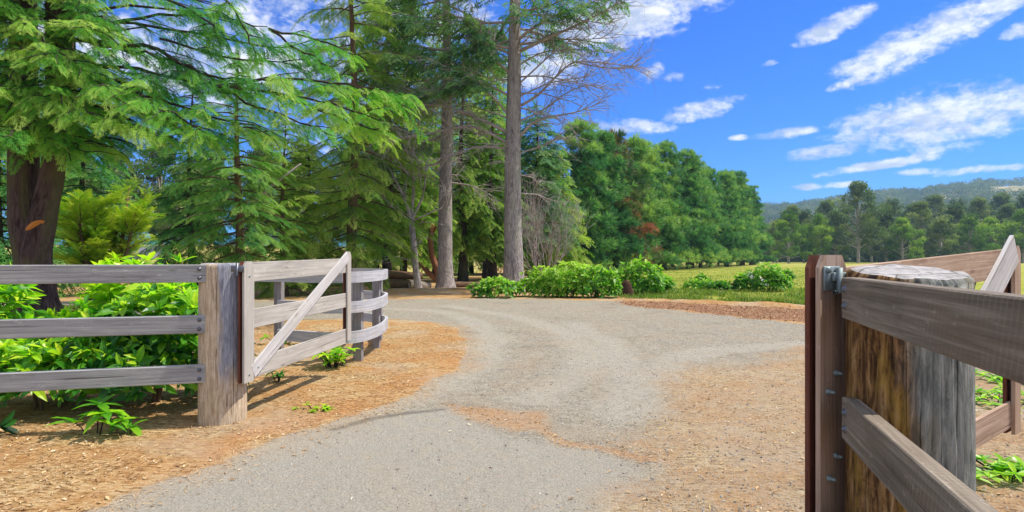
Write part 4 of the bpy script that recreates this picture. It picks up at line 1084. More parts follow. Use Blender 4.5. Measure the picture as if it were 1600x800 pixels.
# ------------------------------------------------------------------ tall grey trunks with dead limbs
def tall_tree(px, Y, r0, H, label, seed, limbs, tops, scatter, zlo):
    x = place(px, Y); loc = np.array([x, Y, gz(x, Y)]); r = np.random.default_rng(seed); T = MB(); D = MB(); C = MB(); Lm = MB()
    zz = np.array([-.3, 0, .25, .6, 1.2, 2.5, 5, 8, 12, H]); rad = r0 * np.array([1.8, 1.55, 1.32, 1.18, 1.08, 1.0, 0.90, .76, .56, .1])
    T.tube(np.stack([.05 * np.sin(zz * .4 + seed), .05 * np.cos(zz * .5), zz], -1), rad, 20, rough=.07, rs=seed)
    def dead(pts, rr, twig=1.0):
        pts = np.array(pts, float); n = len(pts); tq = np.linspace(0, n - 1, n * 4 - 3)
        pp = np.stack([np.interp(tq, np.arange(n), pts[:, k]) for k in range(3)], -1)
        for _ in range(2): pp[1:-1] = (pp[:-2] + 2 * pp[1:-1] + pp[2:]) / 4
        D.tube(pp, np.linspace(rr, .012, len(pp)), 6, cap=False, rs=r.uniform(0, 9))
        for i in range(3, len(pp) - 1):
            for q in range(int(r.integers(2, 5))):
                a = pp[i + 1] - pp[i]; a /= np.linalg.norm(a); sd = np.cross(a, r.normal(size=3)); sd /= np.linalg.norm(sd)
                twiggy(D, pp[i], a * .9 + sd * .7, r.uniform(.5, 1.3) * twig, .013, 1, r, .5, -.05, (2, 4), 4, .2)
        return pp
    for pts, rr, green in limbs:
        pp = dead([P(a, b, Y + dy) - loc for a, b, dy in pts], rr)
        if green: 
            L_ = np.linalg.norm(np.diff(pp, axis=0), axis=1).sum(); dress_branch(C, pp, r, L_, .85, 5.5, SPRAYW, green, .35, 70, .2)
            for s_ in np.arange(.3, 1, .5 / L_):
                i = int(s_ * (len(pp) - 1)); a = pp[min(i + 1, len(pp) - 1)] - pp[max(i - 1, 0)]; az = math.atan2(a[1], a[0]) + r.choice([-1, 1]) * r.uniform(.4, 1.1)
                bp = branch_pts(pp[i], az, r.uniform(.7, 1.5), r.uniform(-.15, .2), .25, 5, r); T.tube(bp, np.linspace(.016, .005, 5), 4, cap=False); dress_branch(C, bp, r, 1.1, .8, 6, SPRAYW, green + r.normal() * .06, .1, 75, .2)
    for k in range(scatter):
        z = zlo + (H * .62 - zlo) * k / scatter; az = r.uniform(0, 6.28); L = r.uniform(1.4, 3.4)
        pp = branch_pts((0, 0, z), az, L, r.uniform(-.25, .35), r.uniform(.0, .3), 6, r, .08)
        D.tube(pp, np.linspace(.035, .008, 6), 5, cap=False)
        for i in range(1, 6):
            for q in range(3):
                a = pp[i] - pp[i - 1]; a /= np.linalg.norm(a); sd = np.cross(a, r.normal(size=3)); sd /= np.linalg.norm(sd)
                twiggy(D, pp[i], a * .9 + sd * .7, r.uniform(.4, 1.0), .011, 1, r, .5, -.05, (2, 3), 4, .2)
    for k in range(tops):
        t = k / tops; z = 9.8 + (H - 9.8) * t; az = k * 2.4 + r.uniform(-.4, .4); L = 4.2 * (1 - t) ** .7 * r.uniform(.7, 1.1) + .5
        pp = branch_pts((0, 0, z), az, L, r.uniform(-.1, .25), .2, 6, r); T.tube(pp, np.linspace(.06, .01, 6), 5, cap=False)
        dress_branch(C, pp, r, L, 1.0, 3.2, SPRAYW, .42 + r.normal() * .06, .25, 70, .2)
    e = empty('tall_conifer', tuple(loc), label, 'tree')
    T.build('trunk', M['bark_grey'], e, True); D.build('dead_branches', M['twig_grey'], e, True)
    if C.n: C.build('crown', M['fol_pine'], e)
tall_tree(803, 23, .37, 19, 'tallest grey trunked conifer with long bare dead limbs at the road edge', 3, [
    ([(812, 60, 0), (830, 45, -.3), (870, 22, -.6), (915, 8, -.8), (965, -14, -1.0)], .07, .50),
    ([(812, 80, 0), (850, 62, -.4), (900, 40, -.7), (950, 15, -.8), (975, -4, -.9)], .08, 0),
    ([(812, 25, 0), (850, 22, -.3), (900, 30, -.5), (960, 40, -.6)], .04, 0),
    ([(814, 188, 0), (850, 172, .2), (890, 140, .3), (940, 128, .4)], .04, 0),
    ([(813, 120, 0), (845, 118, -.6), (900, 128, -.9), (950, 140, -1.1)], .035, 0),
    ([(812, 45, 0), (860, 60, .4), (910, 62, .6), (970, 58, .8)], .035, 0),
    ([(814, 165, 0), (840, 150, -.2), (870, 118, -.4), (895, 95, -.6), (940, 98, -.8), (995, 104, -1.)], .06, 0),
    ([(895, 96, -.6), (930, 104, -.7), (975, 108, -.8), (1000, 100, -.9)], .03, 0),
    ([(814, 212, 0), (830, 192, -.2), (860, 182, -.3), (900, 176, -.5), (945, 158, -.6)], .07, 0),
    ([(812, 130, 0), (850, 95, -.4), (875, 72, -.6), (905, 55, -.8)], .04, 0),
    ([(808, 240, 0), (850, 228, -.3), (880, 208, -.5)], .035, 0),
    ([(795, 208, 0), (760, 190, -.2), (715, 172, -.4), (680, 162, -.6), (640, 165, -.8)], .07, 0),
    ([(795, 225, 0), (760, 205, -.3), (730, 195, -.4), (690, 205, -.6), (640, 215, -.9), (600, 222, -1.1)], .06, 0),
    ([(798, 75, 0), (765, 70, -.3), (745, 40, -.5), (690, 15, -.8)], .07, .45),
    ([(798, 85, 0), (750, 62, -.3), (720, 85, -.5), (660, 95, -.8), (610, 92, -1)], .05, .40),
    ([(796, 150, 0), (750, 125, -.4), (700, 138, -.6), (640, 155, -.8)], .05, .45),
    ([(797, 115, 0), (770, 90, -.4), (755, 65, -.5), (735, 30, -.6)], .05, .42),
    ([(795, 180, 0), (770, 150, -.6), (740, 120, -1.0), (700, 108, -1.2)], .05, .42),
    ([(794, 232, 0), (745, 228, -.4), (700, 245, -.6), (650, 255, -.8)], .045, 0),
    ([(813, 100, 0), (848, 80, .5), (900, 76, .8), (960, 84, 1.0)], .04, 0),
    ([(813, 150, 0), (860, 128, .5), (930, 118, .9)], .035, 0)], 40, 14, 4.0)
tall_tree(697, 26, .32, 18, 'tall grey trunked conifer standing left of the tallest trunk', 4, [
    ([(697, 250, 0), (660, 262, -.3), (630, 280, -.5)], .05, 0), ([(700, 285, 0), (740, 290, -.3), (775, 310, -.5)], .045, 0),
    ([(697, 210, 0), (650, 225, -.4), (610, 232, -.7)], .05, .46), ([(697, 120, 0), (640, 130, -.4), (570, 120, -.8)], .06, .42),
    ([(697, 80, 0), (640, 70, -.4), (590, 85, -.8)], .06, .42), ([(697, 40, 0), (640, 30, -.4), (580, 40, -.8)], .06, .42), ([(697, 5, 0), (650, -10, -.5), (590, 10, -.9)], .06, .45), ([(697, 60, 0), (730, 40, -.5), (775, 45, -.9)], .05, .42), ([(697, 105, 0), (740, 95, .5), (790, 110, .8)], .05, .4), ([(697, 140, 0), (660, 140, -1.0), (625, 150, -1.8)], .05, .5), ([(697, 165, 0), (650, 160, -.4), (600, 172, -.8)], .06, .46)], 44, 18, 4.5)

def dead_tree():
    x, Y = place(647, 24.5), 24.5; r = np.random.default_rng(77); T = MB(); C = MB()
    T.tube([(.22, 0, -.2), (.18, 0, .1), (.08, 0, .8), (0, 0, 1.8), (-.12, 0, 3.0)], [.20, .17, .14, .125, .11], 10, rough=.05)
    for d, L, rr in (((-.35, 0, 1), 3.0, .075), ((.12, .1, 1), 3.2, .07), ((.42, -.1, 1), 2.8, .06), ((-.8, -.2, .6), 2.0, .035), ((.9, .1, .5), 1.8, .035)):
        twiggy(T, (-.12, 0, 2.9), d, L, rr, 3, r, .55, .12, (3, 4), 7, .10)
    for k in range(6): twiggy(T, (0, 0, 1.2 + .3 * k), (r.normal(), r.normal(), .3), 1.4, .025, 2, r, .6, .0, (2, 3), 5, .15)
    e = empty('dead_tree', (x, Y, gz(x, Y)), 'slender grey dead tree forking upward left of the tall trunks', 'tree'); T.build('trunk', M['bark_grey'], e, True)
dead_tree()
def red_trunk():
    x, Y = place(688, 27.5), 27.5; loc = np.array([x, Y, gz(x, Y)]); T = MB(); r = np.random.default_rng(6)
    q = lambda a, b: P(a, b, Y) - loc
    T.tube([q(690, 455), q(684, 425), q(675, 400), q(672, 375), q(676, 350)], [.22, .17, .14, .13, .10], 10, rough=.06)
    T.tube([q(688, 440), q(668, 425), q(655, 408)], [.17, .13, .10], 9, rough=.06, rs=3)
    T.tube([q(672, 372), q(684, 350), q(705, 335)], [.07, .05, .03], 7)
    C = MB(); pos = []; 
    for k in range(26):
        bp = branch_pts(q(676, 345), r.uniform(0, 6.28), r.uniform(.5, 1.1), r.uniform(-.2, .7), .3, 5, r); dress_branch(C, bp, r, 1, .5, 7, SPRAYW, .6, .2)
    e = empty('leaning_tree', tuple(loc), 'bent reddish brown trunk leaning behind the left tall trunk', 'tree'); T.build('trunk', M['bark_red'], e, True); C.build('crown', M['fol_hem'], e)
red_trunk()
def dead_bush():
    x, Y = place(852, 28.5), 28.5; r = np.random.default_rng(15); T = MB()
    for k in range(16):
        a = k * .4 * 6.28 / 2.5; twiggy(T, (math.cos(a) * .12, math.sin(a) * .1, -.1), (math.cos(a) * .34, math.sin(a) * .25, 1), r.uniform(1.9, 3.0), .026, 3, r, .42, .10, (3, 5), 5, .10)
    e = empty('dead_bush', (x, Y, gz(x, Y)), 'leafless grey twiggy bush right of the tallest trunk', 'bush'); T.build('trunk', M['twig_grey'], e, True)
dead_bush()
for k, (a, b, c, d, rr, lb) in enumerate(((640, 444, 672, 452, .16, 'pale fallen log leaning towards the tall trunk'), (588, 446, 650, 444, .24, 'brown fallen log lying behind the end of the curved fence'), (596, 434, 660, 438, .2, 'weathered log on top of the brown fallen log'), (706, 446, 752, 448, .14, 'reddish log on the ground between the tall trunks'))):
    Y = 25.2 + .5 * (k == 1) + .6 * (k == 2) + 1.2 * (k == 3); p0 = P(a, b, Y); p1 = P(c, d, Y + .6); z = gz((p0[0] + p1[0]) / 2, Y)
    p0[2] = max(p0[2], z + rr * .9) if k < 3 else z + rr * .85; p1[2] = (z + rr * .6) if k != 2 else z + .52
    if k == 2: p0[2] = z + .60
    mb = MB(); o0 = (p0 + p1) / 2; mb.tube([p0 - o0, (p0 - o0) * .5 + np.array([0, 0, .03]), (p1 - o0) * .5, p1 - o0], [rr, rr * .95, rr * .9, rr * .8], 12, rough=.08, rs=k)
    o = mb.build('fallen_log', M['bark_brown' if k else 'bark_gum'], None, True); o.location = tuple(o0); tag(o, lb, 'log')

# ------------------------------------------------------------------ pine row
def pine_mesh(seed, H, Rr, z0=1.6):
    r = np.random.default_rng(seed); T = MB(); C = MB()
    zz = np.linspace(-.3, H, 8); T.tube(np.stack([.1 * np.sin(zz * .3 + seed), .1 * np.cos(zz * .3), zz], -1), .28 * (1.05 - zz / H), 8, rough=.05, rs=seed)
    nb = 74
    for i in range(nb):
        t = (i + r.uniform(0, 1)) / nb; z = z0 + (H * .97 - z0) * t
        L = (Rr * (1 - t) ** .8 * (.85 + .15 * min(1, t / .2)) + .35) * r.uniform(.5, 1.35); az = i * 2.399 + r.uniform(-.5, .5)
        pp = branch_pts((0, 0, z), az, L, r.uniform(-.1, .2) + .35 * t, r.uniform(-.15, .15), 5, r); T.tube(pp, np.linspace(.05, .012, 5), 4, cap=False)
        tb = .52 + r.normal() * .16; seg = np.linspace(0, 1, 5)
        for q in range(int(2 + L * 1.1)):
            s0_ = r.uniform(.45, 1.0) if q else .97; c0 = np.array([np.interp(s0_, seg, pp[:, k]) for k in range(3)]) + r.normal(size=3) * np.array([.35, .35, .18]) * (q > 0)
            n = 9; p = c0 + r.normal(size=(n, 3)) * np.array([.34, .34, .20]) * r.uniform(.6, 1.2)
            d = np.stack([np.cos(az) * np.ones(n), np.sin(az) * np.ones(n), np.full(n, .75)], -1) * .8 + (p - c0) * 1.5 + r.normal(size=(n, 3)) * .3
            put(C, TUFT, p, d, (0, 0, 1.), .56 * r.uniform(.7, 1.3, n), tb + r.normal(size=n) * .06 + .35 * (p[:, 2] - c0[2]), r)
    return T, C
def proto_tree(name, T, C, b, f): 
    e = empty(name, (0, 0, -500), 'x', 'tree'); T.build('trunk', M[b], e, True); C.build('crown', M[f], e); return e
PW = ['first', 'second', 'third', 'fourth', 'fifth', 'sixth', 'seventh', 'eighth', 'ninth', 'tenth', 'eleventh', 'twelfth', 'thirteenth', 'fourteenth', 'fifteenth', 'sixteenth', 'seventeenth', 'eighteenth', 'nineteenth', 'twentieth', 'twenty first', 'twenty second', 'twenty third', 'twenty fourth']
pr = np.random.default_rng(99)
Hs = [13.6, 15.5, 17.5, 19.5]
protos = []
used = [False] * 5
protoM = [pine_mesh(200 + i, Hs[i], 3.05 + .2 * i, .5 + .42 * i) for i in range(4)]
objs = [None] * 5
NPI = 17
for i in range(NPI):
    t = (i / (NPI - 1)) ** 1.15
    x = 5.6 + 51.5 * t + pr.uniform(-.8, .8); y = 47 + 88 * t + pr.uniform(-2, 2); Hw = 12.6 + 6.6 * t ** .8 + pr.uniform(-1.5, 1.4)
    if i == NPI - 1: Hw = 14.5
    v = min(3, int(np.argmin([abs(h - Hw) for h in Hs]))); s = Hw / Hs[v]
    lab = ('browning pine with reddish dead patches, second in the pine row' if i == 2 else
           'nearest pine of the dark row, beside the mossy conifer' if i == 0 else
           'end pine of the dark row, standing out into the meadow' if i == NPI - 1 else
           '%s dark green pine counted along the row from the dead bush' % PW[i])
    if i == 2:
        T, C = pine_mesh(260, 13.0, 3.3, .5); make_tree('pine_tree', (x - .6, y - 1.5, 0), T, C, M['bark_dark'], M['fol_brown'], 'browning pine with reddish dead patches near the start of the pine row', group='pines along the meadow'); continue
    if objs[v] is None:
        T, C = protoM[v]; objs[v] = make_tree('pine_tree', (x, y, gz(x, y)), T, C, M['bark_dark'], M['fol_pine'], lab, group='pines along the meadow', rz=pr.uniform(0, 6.28)); objs[v].scale = (s * 1.05, s * 1.05, s)
    else: dup(objs[v], (x, y, gz(x, y)), pr.uniform(0, 6.28), (s * 1.05, s * 1.05, s), lab, 'pines along the meadow')
# a second rank behind, showing as tips and dark trunks
for i in range(7):
    t = i / 6; x = 3.0 + 49 * t; y = 53 + 92 * t; Hw = 11.4 + 5.8 * t ** .8 + pr.uniform(-1., 1.)
    v = int(np.argmin([abs(h - Hw) for h in Hs])); v = v if objs[v] is not None else 3; s = Hw / Hs[v]
    dup(objs[v], (x, y, gz(x, y)), pr.uniform(0, 6.28), s, '%s pine in the rear rank, half hidden behind the pine row' % PW[i], 'pines behind the front rank')

# ------------------------------------------------------------------ gum trees and hills
def gum_mesh(seed, H, Rr, nclump, base=.28, lsz=.5, per=80):
    r = np.random.default_rng(seed); T = MB(); C = MB()
    T.tube([(0, 0, -.4), (.05, 0, H * .2), (r.normal() * .3, r.normal() * .3, H * .45)], [.38, .3, .22], 8, rough=.05, rs=seed)
    for i in range(nclump):
        t = (i + r.uniform(0, 1)) / nclump; z = H * (base + (1 - base) * t * .93); prof = math.sin(min(1, (t * .8 + .25)) * math.pi) ** .7
        az = i * 2.399 + r.uniform(-.5, .5); q = Rr * prof * r.uniform(.3, 1.15)
        c = np.array([math.cos(az) * q, math.sin(az) * q, z]); 
        T.tube([(0, 0, min(z * .6, H * .45)), c * np.array([.5, .5, .8]), c], [.13, .08, .03], 4, cap=False, rs=i)
        cs = Rr * r.uniform(.17, .40); n = int(per * (.35 + 6.5 * (cs / Rr) ** 2))
        p = r.normal(size=(n, 3)); p /= np.linalg.norm(p, axis=1)[:, None]; p *= (r.uniform(.4, 1, n) ** .5)[:, None]
        p = p * np.array([cs, cs, cs * .6]) + c
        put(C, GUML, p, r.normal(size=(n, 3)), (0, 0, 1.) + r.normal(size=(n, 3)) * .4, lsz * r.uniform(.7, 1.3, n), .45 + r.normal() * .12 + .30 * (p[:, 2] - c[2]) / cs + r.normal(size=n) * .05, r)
    return T, C
GM = [gum_mesh(300 + i, (16, 14, 20, 12)[i], (5.0, 5.0, 6.2, 4.6)[i], (34, 30, 44, 28)[i], (.22, .15, .25, .10)[i]) for i in range(4)]
gobj = {}
def gum(px, Y, H, v, mat, label, group, wide=1.0, fz=None):
    if group == FG: H = H * (1.30 if Y > 215 else 1.20); wide = wide * 1.0
    x = place(px, Y); z = gz(x, Y) if fz is None else fz; s = H / (16, 14, 20, 12)[v]; k = (v, mat)
    if k not in gobj:
        T, C = GM[v]; e = make_tree('gum_tree', (x, Y, z), T, C, M['bark_gum'], M[mat], label, group=group, rz=gr_.uniform(0, 6.28)); e.scale = (s * wide, s * wide, s); gobj[k] = e
    else: dup(gobj[k], (x, Y, z), gr_.uniform(0, 6.28), (s * wide, s * wide, s), label, group)
gr_ = np.random.default_rng(55)
FG = 'gum trees along the far side of the meadow'
gum(1341, 180, 22.0, 2, 'fol_gum', 'tallest rounded grey green gum tree across the meadow', FG, 1.0)
gum(1232, 176, 13.5, 1, 'fol_gumy', 'bright yellow green tree just past the end of the pine row', FG, 1.0)
gum(1280, 178, 13.0, 0, 'fol_gumy', 'bright yellow green tree left of the tallest gum', FG, .9)
gum(1214, 196, 12.5, 3, 'fol_gum', 'dark low tree close to the end pine', FG, .9)
gum(1256, 205, 16.0, 0, 'fol_gum', 'olive tree rising behind the two yellow green trees', FG, 1.0)
gum(1306, 200, 15.5, 3, 'fol_gum', 'dark tree tight against the left of the tallest gum', FG, 1.0)
gum(1385, 186, 14.5, 1, 'fol_gum', 'olive tree touching the right side of the tallest gum', FG, 1.0)
gum(1410, 178, 12.0, 3, 'fol_gumy', 'low yellow green tree two along from the tallest gum', FG, 1.0)
gum(1440, 190, 17.5, 2, 'fol_gum', 'tall olive gum in the middle of the far tree line', FG, .95)
gum(1470, 180, 12.5, 3, 'fol_gum', 'low dark tree under the tall olive gum', FG, 1.0)
gum(1492, 196, 17.0, 0, 'fol_gum', 'tall gum right of the middle of the far tree line', FG, 1.1)
gum(1516, 182, 13.0, 1, 'fol_gumy', 'vivid green rounded tree above the brown gate rail', FG, 1.0)
gum(1548, 186, 12.5, 3, 'fol_gumy', 'second vivid green tree above the brown gate rail', FG, 1.0)
gum(1575, 200, 17.5, 2, 'fol_gum', 'tall yellowish gum above the end of the brown gate', FG, 1.0)
gum(1598, 184, 14.5, 0, 'fol_gumy', 'yellow green tree cut by the picture edge above the gate', FG, 1.0)
gum(1632, 190, 16, 1, 'fol_gum', 'olive tree beyond the picture edge in the far line', FG, 1.0)
gum(1362, 215, 17.0, 0, 'fol_gum', 'gum showing over the shoulder of the tallest one', FG, 1.0)
gum(1425, 225, 18.0, 2, 'fol_gum', 'gum in the second rank, between tallest and middle', FG, 1.0)
gum(1530, 225, 20.0, 2, 'fol_gum', 'high gum in the second rank above the vivid trees', FG, 1.0)
gum(1292, 240, 20.5, 2, 'fol_gum', 'second rank gum rising left of the tallest one', FG, 1.0)
gum(1238, 250, 19.5, 2, 'fol_gum', 'second rank gum rising above the yellow green trees', FG, 1.0)
gum(1392, 250, 21.5, 0, 'fol_gum', 'second rank gum right of the tallest gum', FG, 1.0)
gum(1462, 260, 24.0, 2, 'fol_gum', 'second rank gum behind the tall middle gum', FG, 1.0)
gum(1497, 270, 23.0, 0, 'fol_gum', 'second rank gum over the vivid green rounded tree', FG, 1.0)
gum(1565, 270, 25.5, 2, 'fol_gum', 'second rank gum above the right end of the gate rail', FG, 1.0)
gum(1604, 250, 23.5, 0, 'fol_gum', 'second rank gum cut by the picture edge', FG, 1.0)
gum(1180, 210, 14.0, 1, 'fol_gum', 'tree half hidden behind the end of the pine row', FG, 1.0)
# low scrub under the tree line so trunks do not float on sky
LG = 'pale trees beyond the left field'
for k, (a, Y, H, v, lb) in enumerate(((110, 62, 11, 1, 'pale tree far behind the cedar trunk'), (185, 70, 12, 0, 'pale tree far behind the golden bush'), (252, 64, 12.0, 1, 'pale tree above the distant grey track'), (330, 72, 12, 3, 'pale distant tree behind the low dark conifer'),
        (410, 66, 12.5, 0, 'pale distant tree left of the mossy hemlock'), (475, 74, 13, 1, 'pale distant tree showing in the sky gap above the gate'), (545, 68, 12, 0, 'pale distant tree behind the mossy hemlock'), (610, 64, 10, 3, 'pale distant tree behind the curved fence end'),
        (40, 70, 13, 0, 'pale distant tree at the picture edge behind the cedar'), (665, 75, 11, 1, 'pale distant tree behind the bent reddish trunk'), (735, 80, 12, 3, 'pale distant tree between the two tall trunks'), (300, 58, 8, 3, 'low pale tree in the field beyond the dark conifer'),
        (75, 54, 6.5, 3, 'low pale tree in the field behind the cedar base'), (140, 52, 7, 3, 'low pale tree in the field behind the golden bush'), (182, 56, 6.0, 3, 'small pale tree in the field left of the grey track'), (275, 60, 6.5, 1, 'small pale tree in the field right of the grey track'))):
    gum(a, Y, H, v, 'fol_pale', lb, LG, 1.0)

# hills
def hill_h(x, y):
    az = np.degrees(np.arctan2(x, np.maximum(y, 1)))
    d = np.hypot(x, y)
    ridge = 4.35 + 1.1 * smooth(24, 42, az) + .9 * fbm(az * .22, d * .0012, 4, 5) + .35 * fbm(az * 1.3, az * 0 + 3, 3, 6)   # elevation angle (deg) of crest at 1500 m
    ridge = np.maximum(ridge, .6)
    crest = np.tan(np.radians(ridge)) * 1500
    up = smooth(330, 1500, d); h = crest * (up ** 1.25) * (1 - .3 * smooth(1600, 2500, d))
    h = h + 7 * fbm(x * .006, y * .006, 4, 8) * smooth(300, 500, d)
    return h * smooth(-8, 14, az) - 4 * (1 - smooth(300, 420, d))
Hm = MB(); na, nd = 220, 70
azs = np.radians(np.linspace(-6, 86, na)); ds = np.linspace(300, 2500, nd)
AZ, DS = np.meshgrid(azs, ds); hx = DS * np.sin(AZ); hy = DS * np.cos(AZ); hz = hill_h(hx, hy)
a = np.arange(nd - 1)[:, None] * na; b = np.arange(na - 1)[None]
Hm.add(np.stack([hx, hy, hz], -1).reshape(-1, 3), np.stack([a + b, a + b + 1, a + na + b + 1, a + na + b], -1).reshape(-1, 4)[:, ::-1])
def hill_mat():
    m, nt = newmat('hill_pasture'); t = NT(nt); pos = t.n('ShaderNodeNewGeometry').outputs['Position']
    n = t.noise(pos, .012, 5, .6); n2 = t.noise(pos, .15, 4, .6)
    c = t.ramp(t.math('ADD', t.math('MULTIPLY', n, .7), t.math('MULTIPLY', n2, .3)), [(.36, (.10, .13, .05)), (.5, (.30, .26, .12)), (.65, (.48, .36, .20))])
    t.out(t.bsdf(c, .95, .05)); return m
o = Hm.build('hills', hill_mat(), None, True); o['kind'] = 'structure'
# forest over the hills: uncountable, one object
fr_ = np.random.default_rng(12); FM = MB(); N = 6500
azf = np.radians(fr_.uniform(17, 50, N)); df = 270 + 1330 * fr_.uniform(0, 1, N) ** 1.15
fx, fy = df * np.sin(azf), df * np.cos(azf); dens = fbm(fx * .008, fy * .008, 3, 44)
azd = np.degrees(azf); pasture = (azd > 39.8) & (df > 1050) & (df < 1380)
keep = (dens > -.30) & ~pasture; fx, fy, df = fx[keep], fy[keep], df[keep]; fz = hill_h(fx, fy)
k_ = len(fx); cs = fr_.uniform(3.5, 10.5, k_); tn = fr_.normal(size=k_) * .2 + .42 + .5 * fbm(fx * .01, fy * .01, 3, 61)
per = 26
pp = fr_.normal(size=(k_, per, 3)); pp /= np.linalg.norm(pp, axis=2)[:, :, None]; pp[:, :, 2] = np.abs(pp[:, :, 2]) * 1.0 - .25
pos = np.stack([fx, fy, fz + cs * 1.0], -1)[:, None, :] + pp * cs[:, None, None] * fr_.uniform(.7, 1.05, (k_, per, 1)) * np.array([1, 1, 1.05])
put(FM, GUML, pos.reshape(-1, 3), fr_.normal(size=(k_ * per, 3)), (0, 0, 1.) + fr_.normal(size=(k_ * per, 3)) * .4, np.repeat(cs * .30, per), (tn[:, None] + .12 * pp[:, :, 2]).reshape(-1), fr_)
o = FM.build('hillside_forest', M['fol_hill']); tag(o, 'hazy wooded slopes rising behind the far gum trees', 'forest', kind='stuff')

# ------------------------------------------------------------------ ground scatter (uncountable)
def scatter_chips():
    r = np.random.default_rng(31); mb = MB(); n = 95000
    y = 2.6 + 8.5 * r.uniform(0, 1, n) ** 1.5; x = r.uniform(-5.8, 4.2, n) 
    rs = poly_sd(x, y, ROAD) + .35 * .9 * fbm(x * 1.6, y * 1.6, 4, 21)
    li = smooth(-.5, .6, poly_sd(x, y, RLIT)) * .75 + smooth(.16, .03, line_d(x, y, STREAK)) + smooth(-.1, .1, poly_sd(x, y, BLOB))
    pr_ = np.where(rs < 0, 1.0, np.clip(li, 0, 1) * .5 + .012 + .5 * smooth(.5, 0, rs) * (x < .2))
    pr_ = pr_ * np.clip(.55 + 2.2 * fbm(x * 2.5, y * 2.5, 3, 91), .1, 1)
    k = r.uniform(0, 1, n) < pr_; x, y = x[k], y[k]; n = len(x)
    z = height(x, y) + .006; az = r.uniform(0, 6.28, n); el = r.normal(size=n) * .22
    d = np.stack([np.cos(az) * np.cos(el), np.sin(az) * np.cos(el), np.sin(el)], -1)
    nd_ = r.uniform(0, 1, n) < .45; L = np.where(nd_, r.uniform(.05, .11, n), r.uniform(.010, .045, n)); w = np.where(nd_, r.uniform(.02, .05, n), r.uniform(.12, .5, n))
    T = (np.array([[-.5, 0, 0], [-.1, .5, .1], [.5, 0, .0], [.1, -.5, .1]]), np.array([[0, 3, 2, 1]]), np.array([0., 0, 0, 0]))
    mb.inst(T, np.stack([x, y, z], -1), orient(d, np.array([0, 0, 1.]) + r.normal(size=(n, 3)) * .25), np.stack([L, L * w, L], -1), np.where(nd_, r.uniform(.2, .6, n), r.beta(2.2, 1.8, n)))
    o = mb.build('fallen_litter', M['chip']); tag(o, 'orange and tan bark chips and needles strewn over the verges', 'leaf litter', kind='stuff')
scatter_chips()
def scatter_mulch():
    r = np.random.default_rng(36); mb = MB(); n = 26000
    x = r.uniform(2.5, 16, n); y = r.uniform(10, 19, n); s_ = poly_sd(x, y, MULCH); k = s_ + r.normal(size=n) * .25 > 0; x, y = x[k], y[k]; n = len(x)
    az = r.uniform(0, 6.28, n); el = r.normal(size=n) * .5; d = np.stack([np.cos(az) * np.cos(el), np.sin(az) * np.cos(el), np.sin(el)], -1)
    L = r.uniform(.02, .075, n); w = r.uniform(.15, .5, n)
    T = (np.array([[-.5, 0, 0], [-.1, .5, .1], [.5, 0, .0], [.1, -.5, .1]]), np.array([[0, 3, 2, 1]]), np.array([0., 0, 0, 0]))
    mb.inst(T, np.stack([x, y, height(x, y) + .015], -1), orient(d, np.array([0, 0, 1.]) + r.normal(size=(n, 3)) * .5), np.stack([L, L * w, L], -1), np.clip(r.normal(size=n) * .22 + .52, 0, 1))
    o = mb.build('loose_mulch', M['mulch']); tag(o, 'loose red brown mulch raked along the far edge of the driveway', 'mulch', kind='stuff')
M['mulch'] = foliage('mulch_pieces', [(.05, (.05, .025, .015)), (.35, (.27, .125, .065)), (.6, (.44, .24, .135)), (.95, (.62, .45, .31))], .0, 3, .1, .1, .9)
scatter_mulch()
def scatter_stones():
    r = np.random.default_rng(32); mb = MB(); n = 16000
    y = 2.7 + 11 * r.uniform(0, 1, n) ** 1.7; x = r.uniform(-3, 6.0, n); k = (poly_sd(x, y, ROAD) > .05) & ((poly_sd(x, y, APRON) < 0) | (r.uniform(0, 1, n) < .2)); x, y = x[k], y[k]; n = len(x)
    ico = np.array([[1, 0, 0], [0, 1, 0], [-1, 0, 0], [0, -1, 0], [0, 0, .7], [.5, .5, .5], [-.5, -.5, .55]]); F = np.array([[0, 5, 4], [5, 1, 4], [1, 2, 4], [2, 6, 4], [6, 3, 4], [3, 0, 4], [0, 1, 5], [2, 3, 6]])
    T = (ico, F, np.zeros(7)); az = r.uniform(0, 6.28, n)
    s = .004 + .015 * r.beta(1.0, 6, n)
    mb.inst(T, np.stack([x, y, height(x, y) + .001], -1), orient(np.stack([np.cos(az), np.sin(az), r.normal(size=n) * .2], -1), (0, 0, 1.)), np.stack([s, s * r.uniform(.6, 1, n), s], -1), r.beta(2, 2.4, n))
    o = mb.build('loose_gravel', M['stone']); tag(o, 'small loose grey stones lying on the driveway', 'gravel', kind='stuff')
scatter_stones()
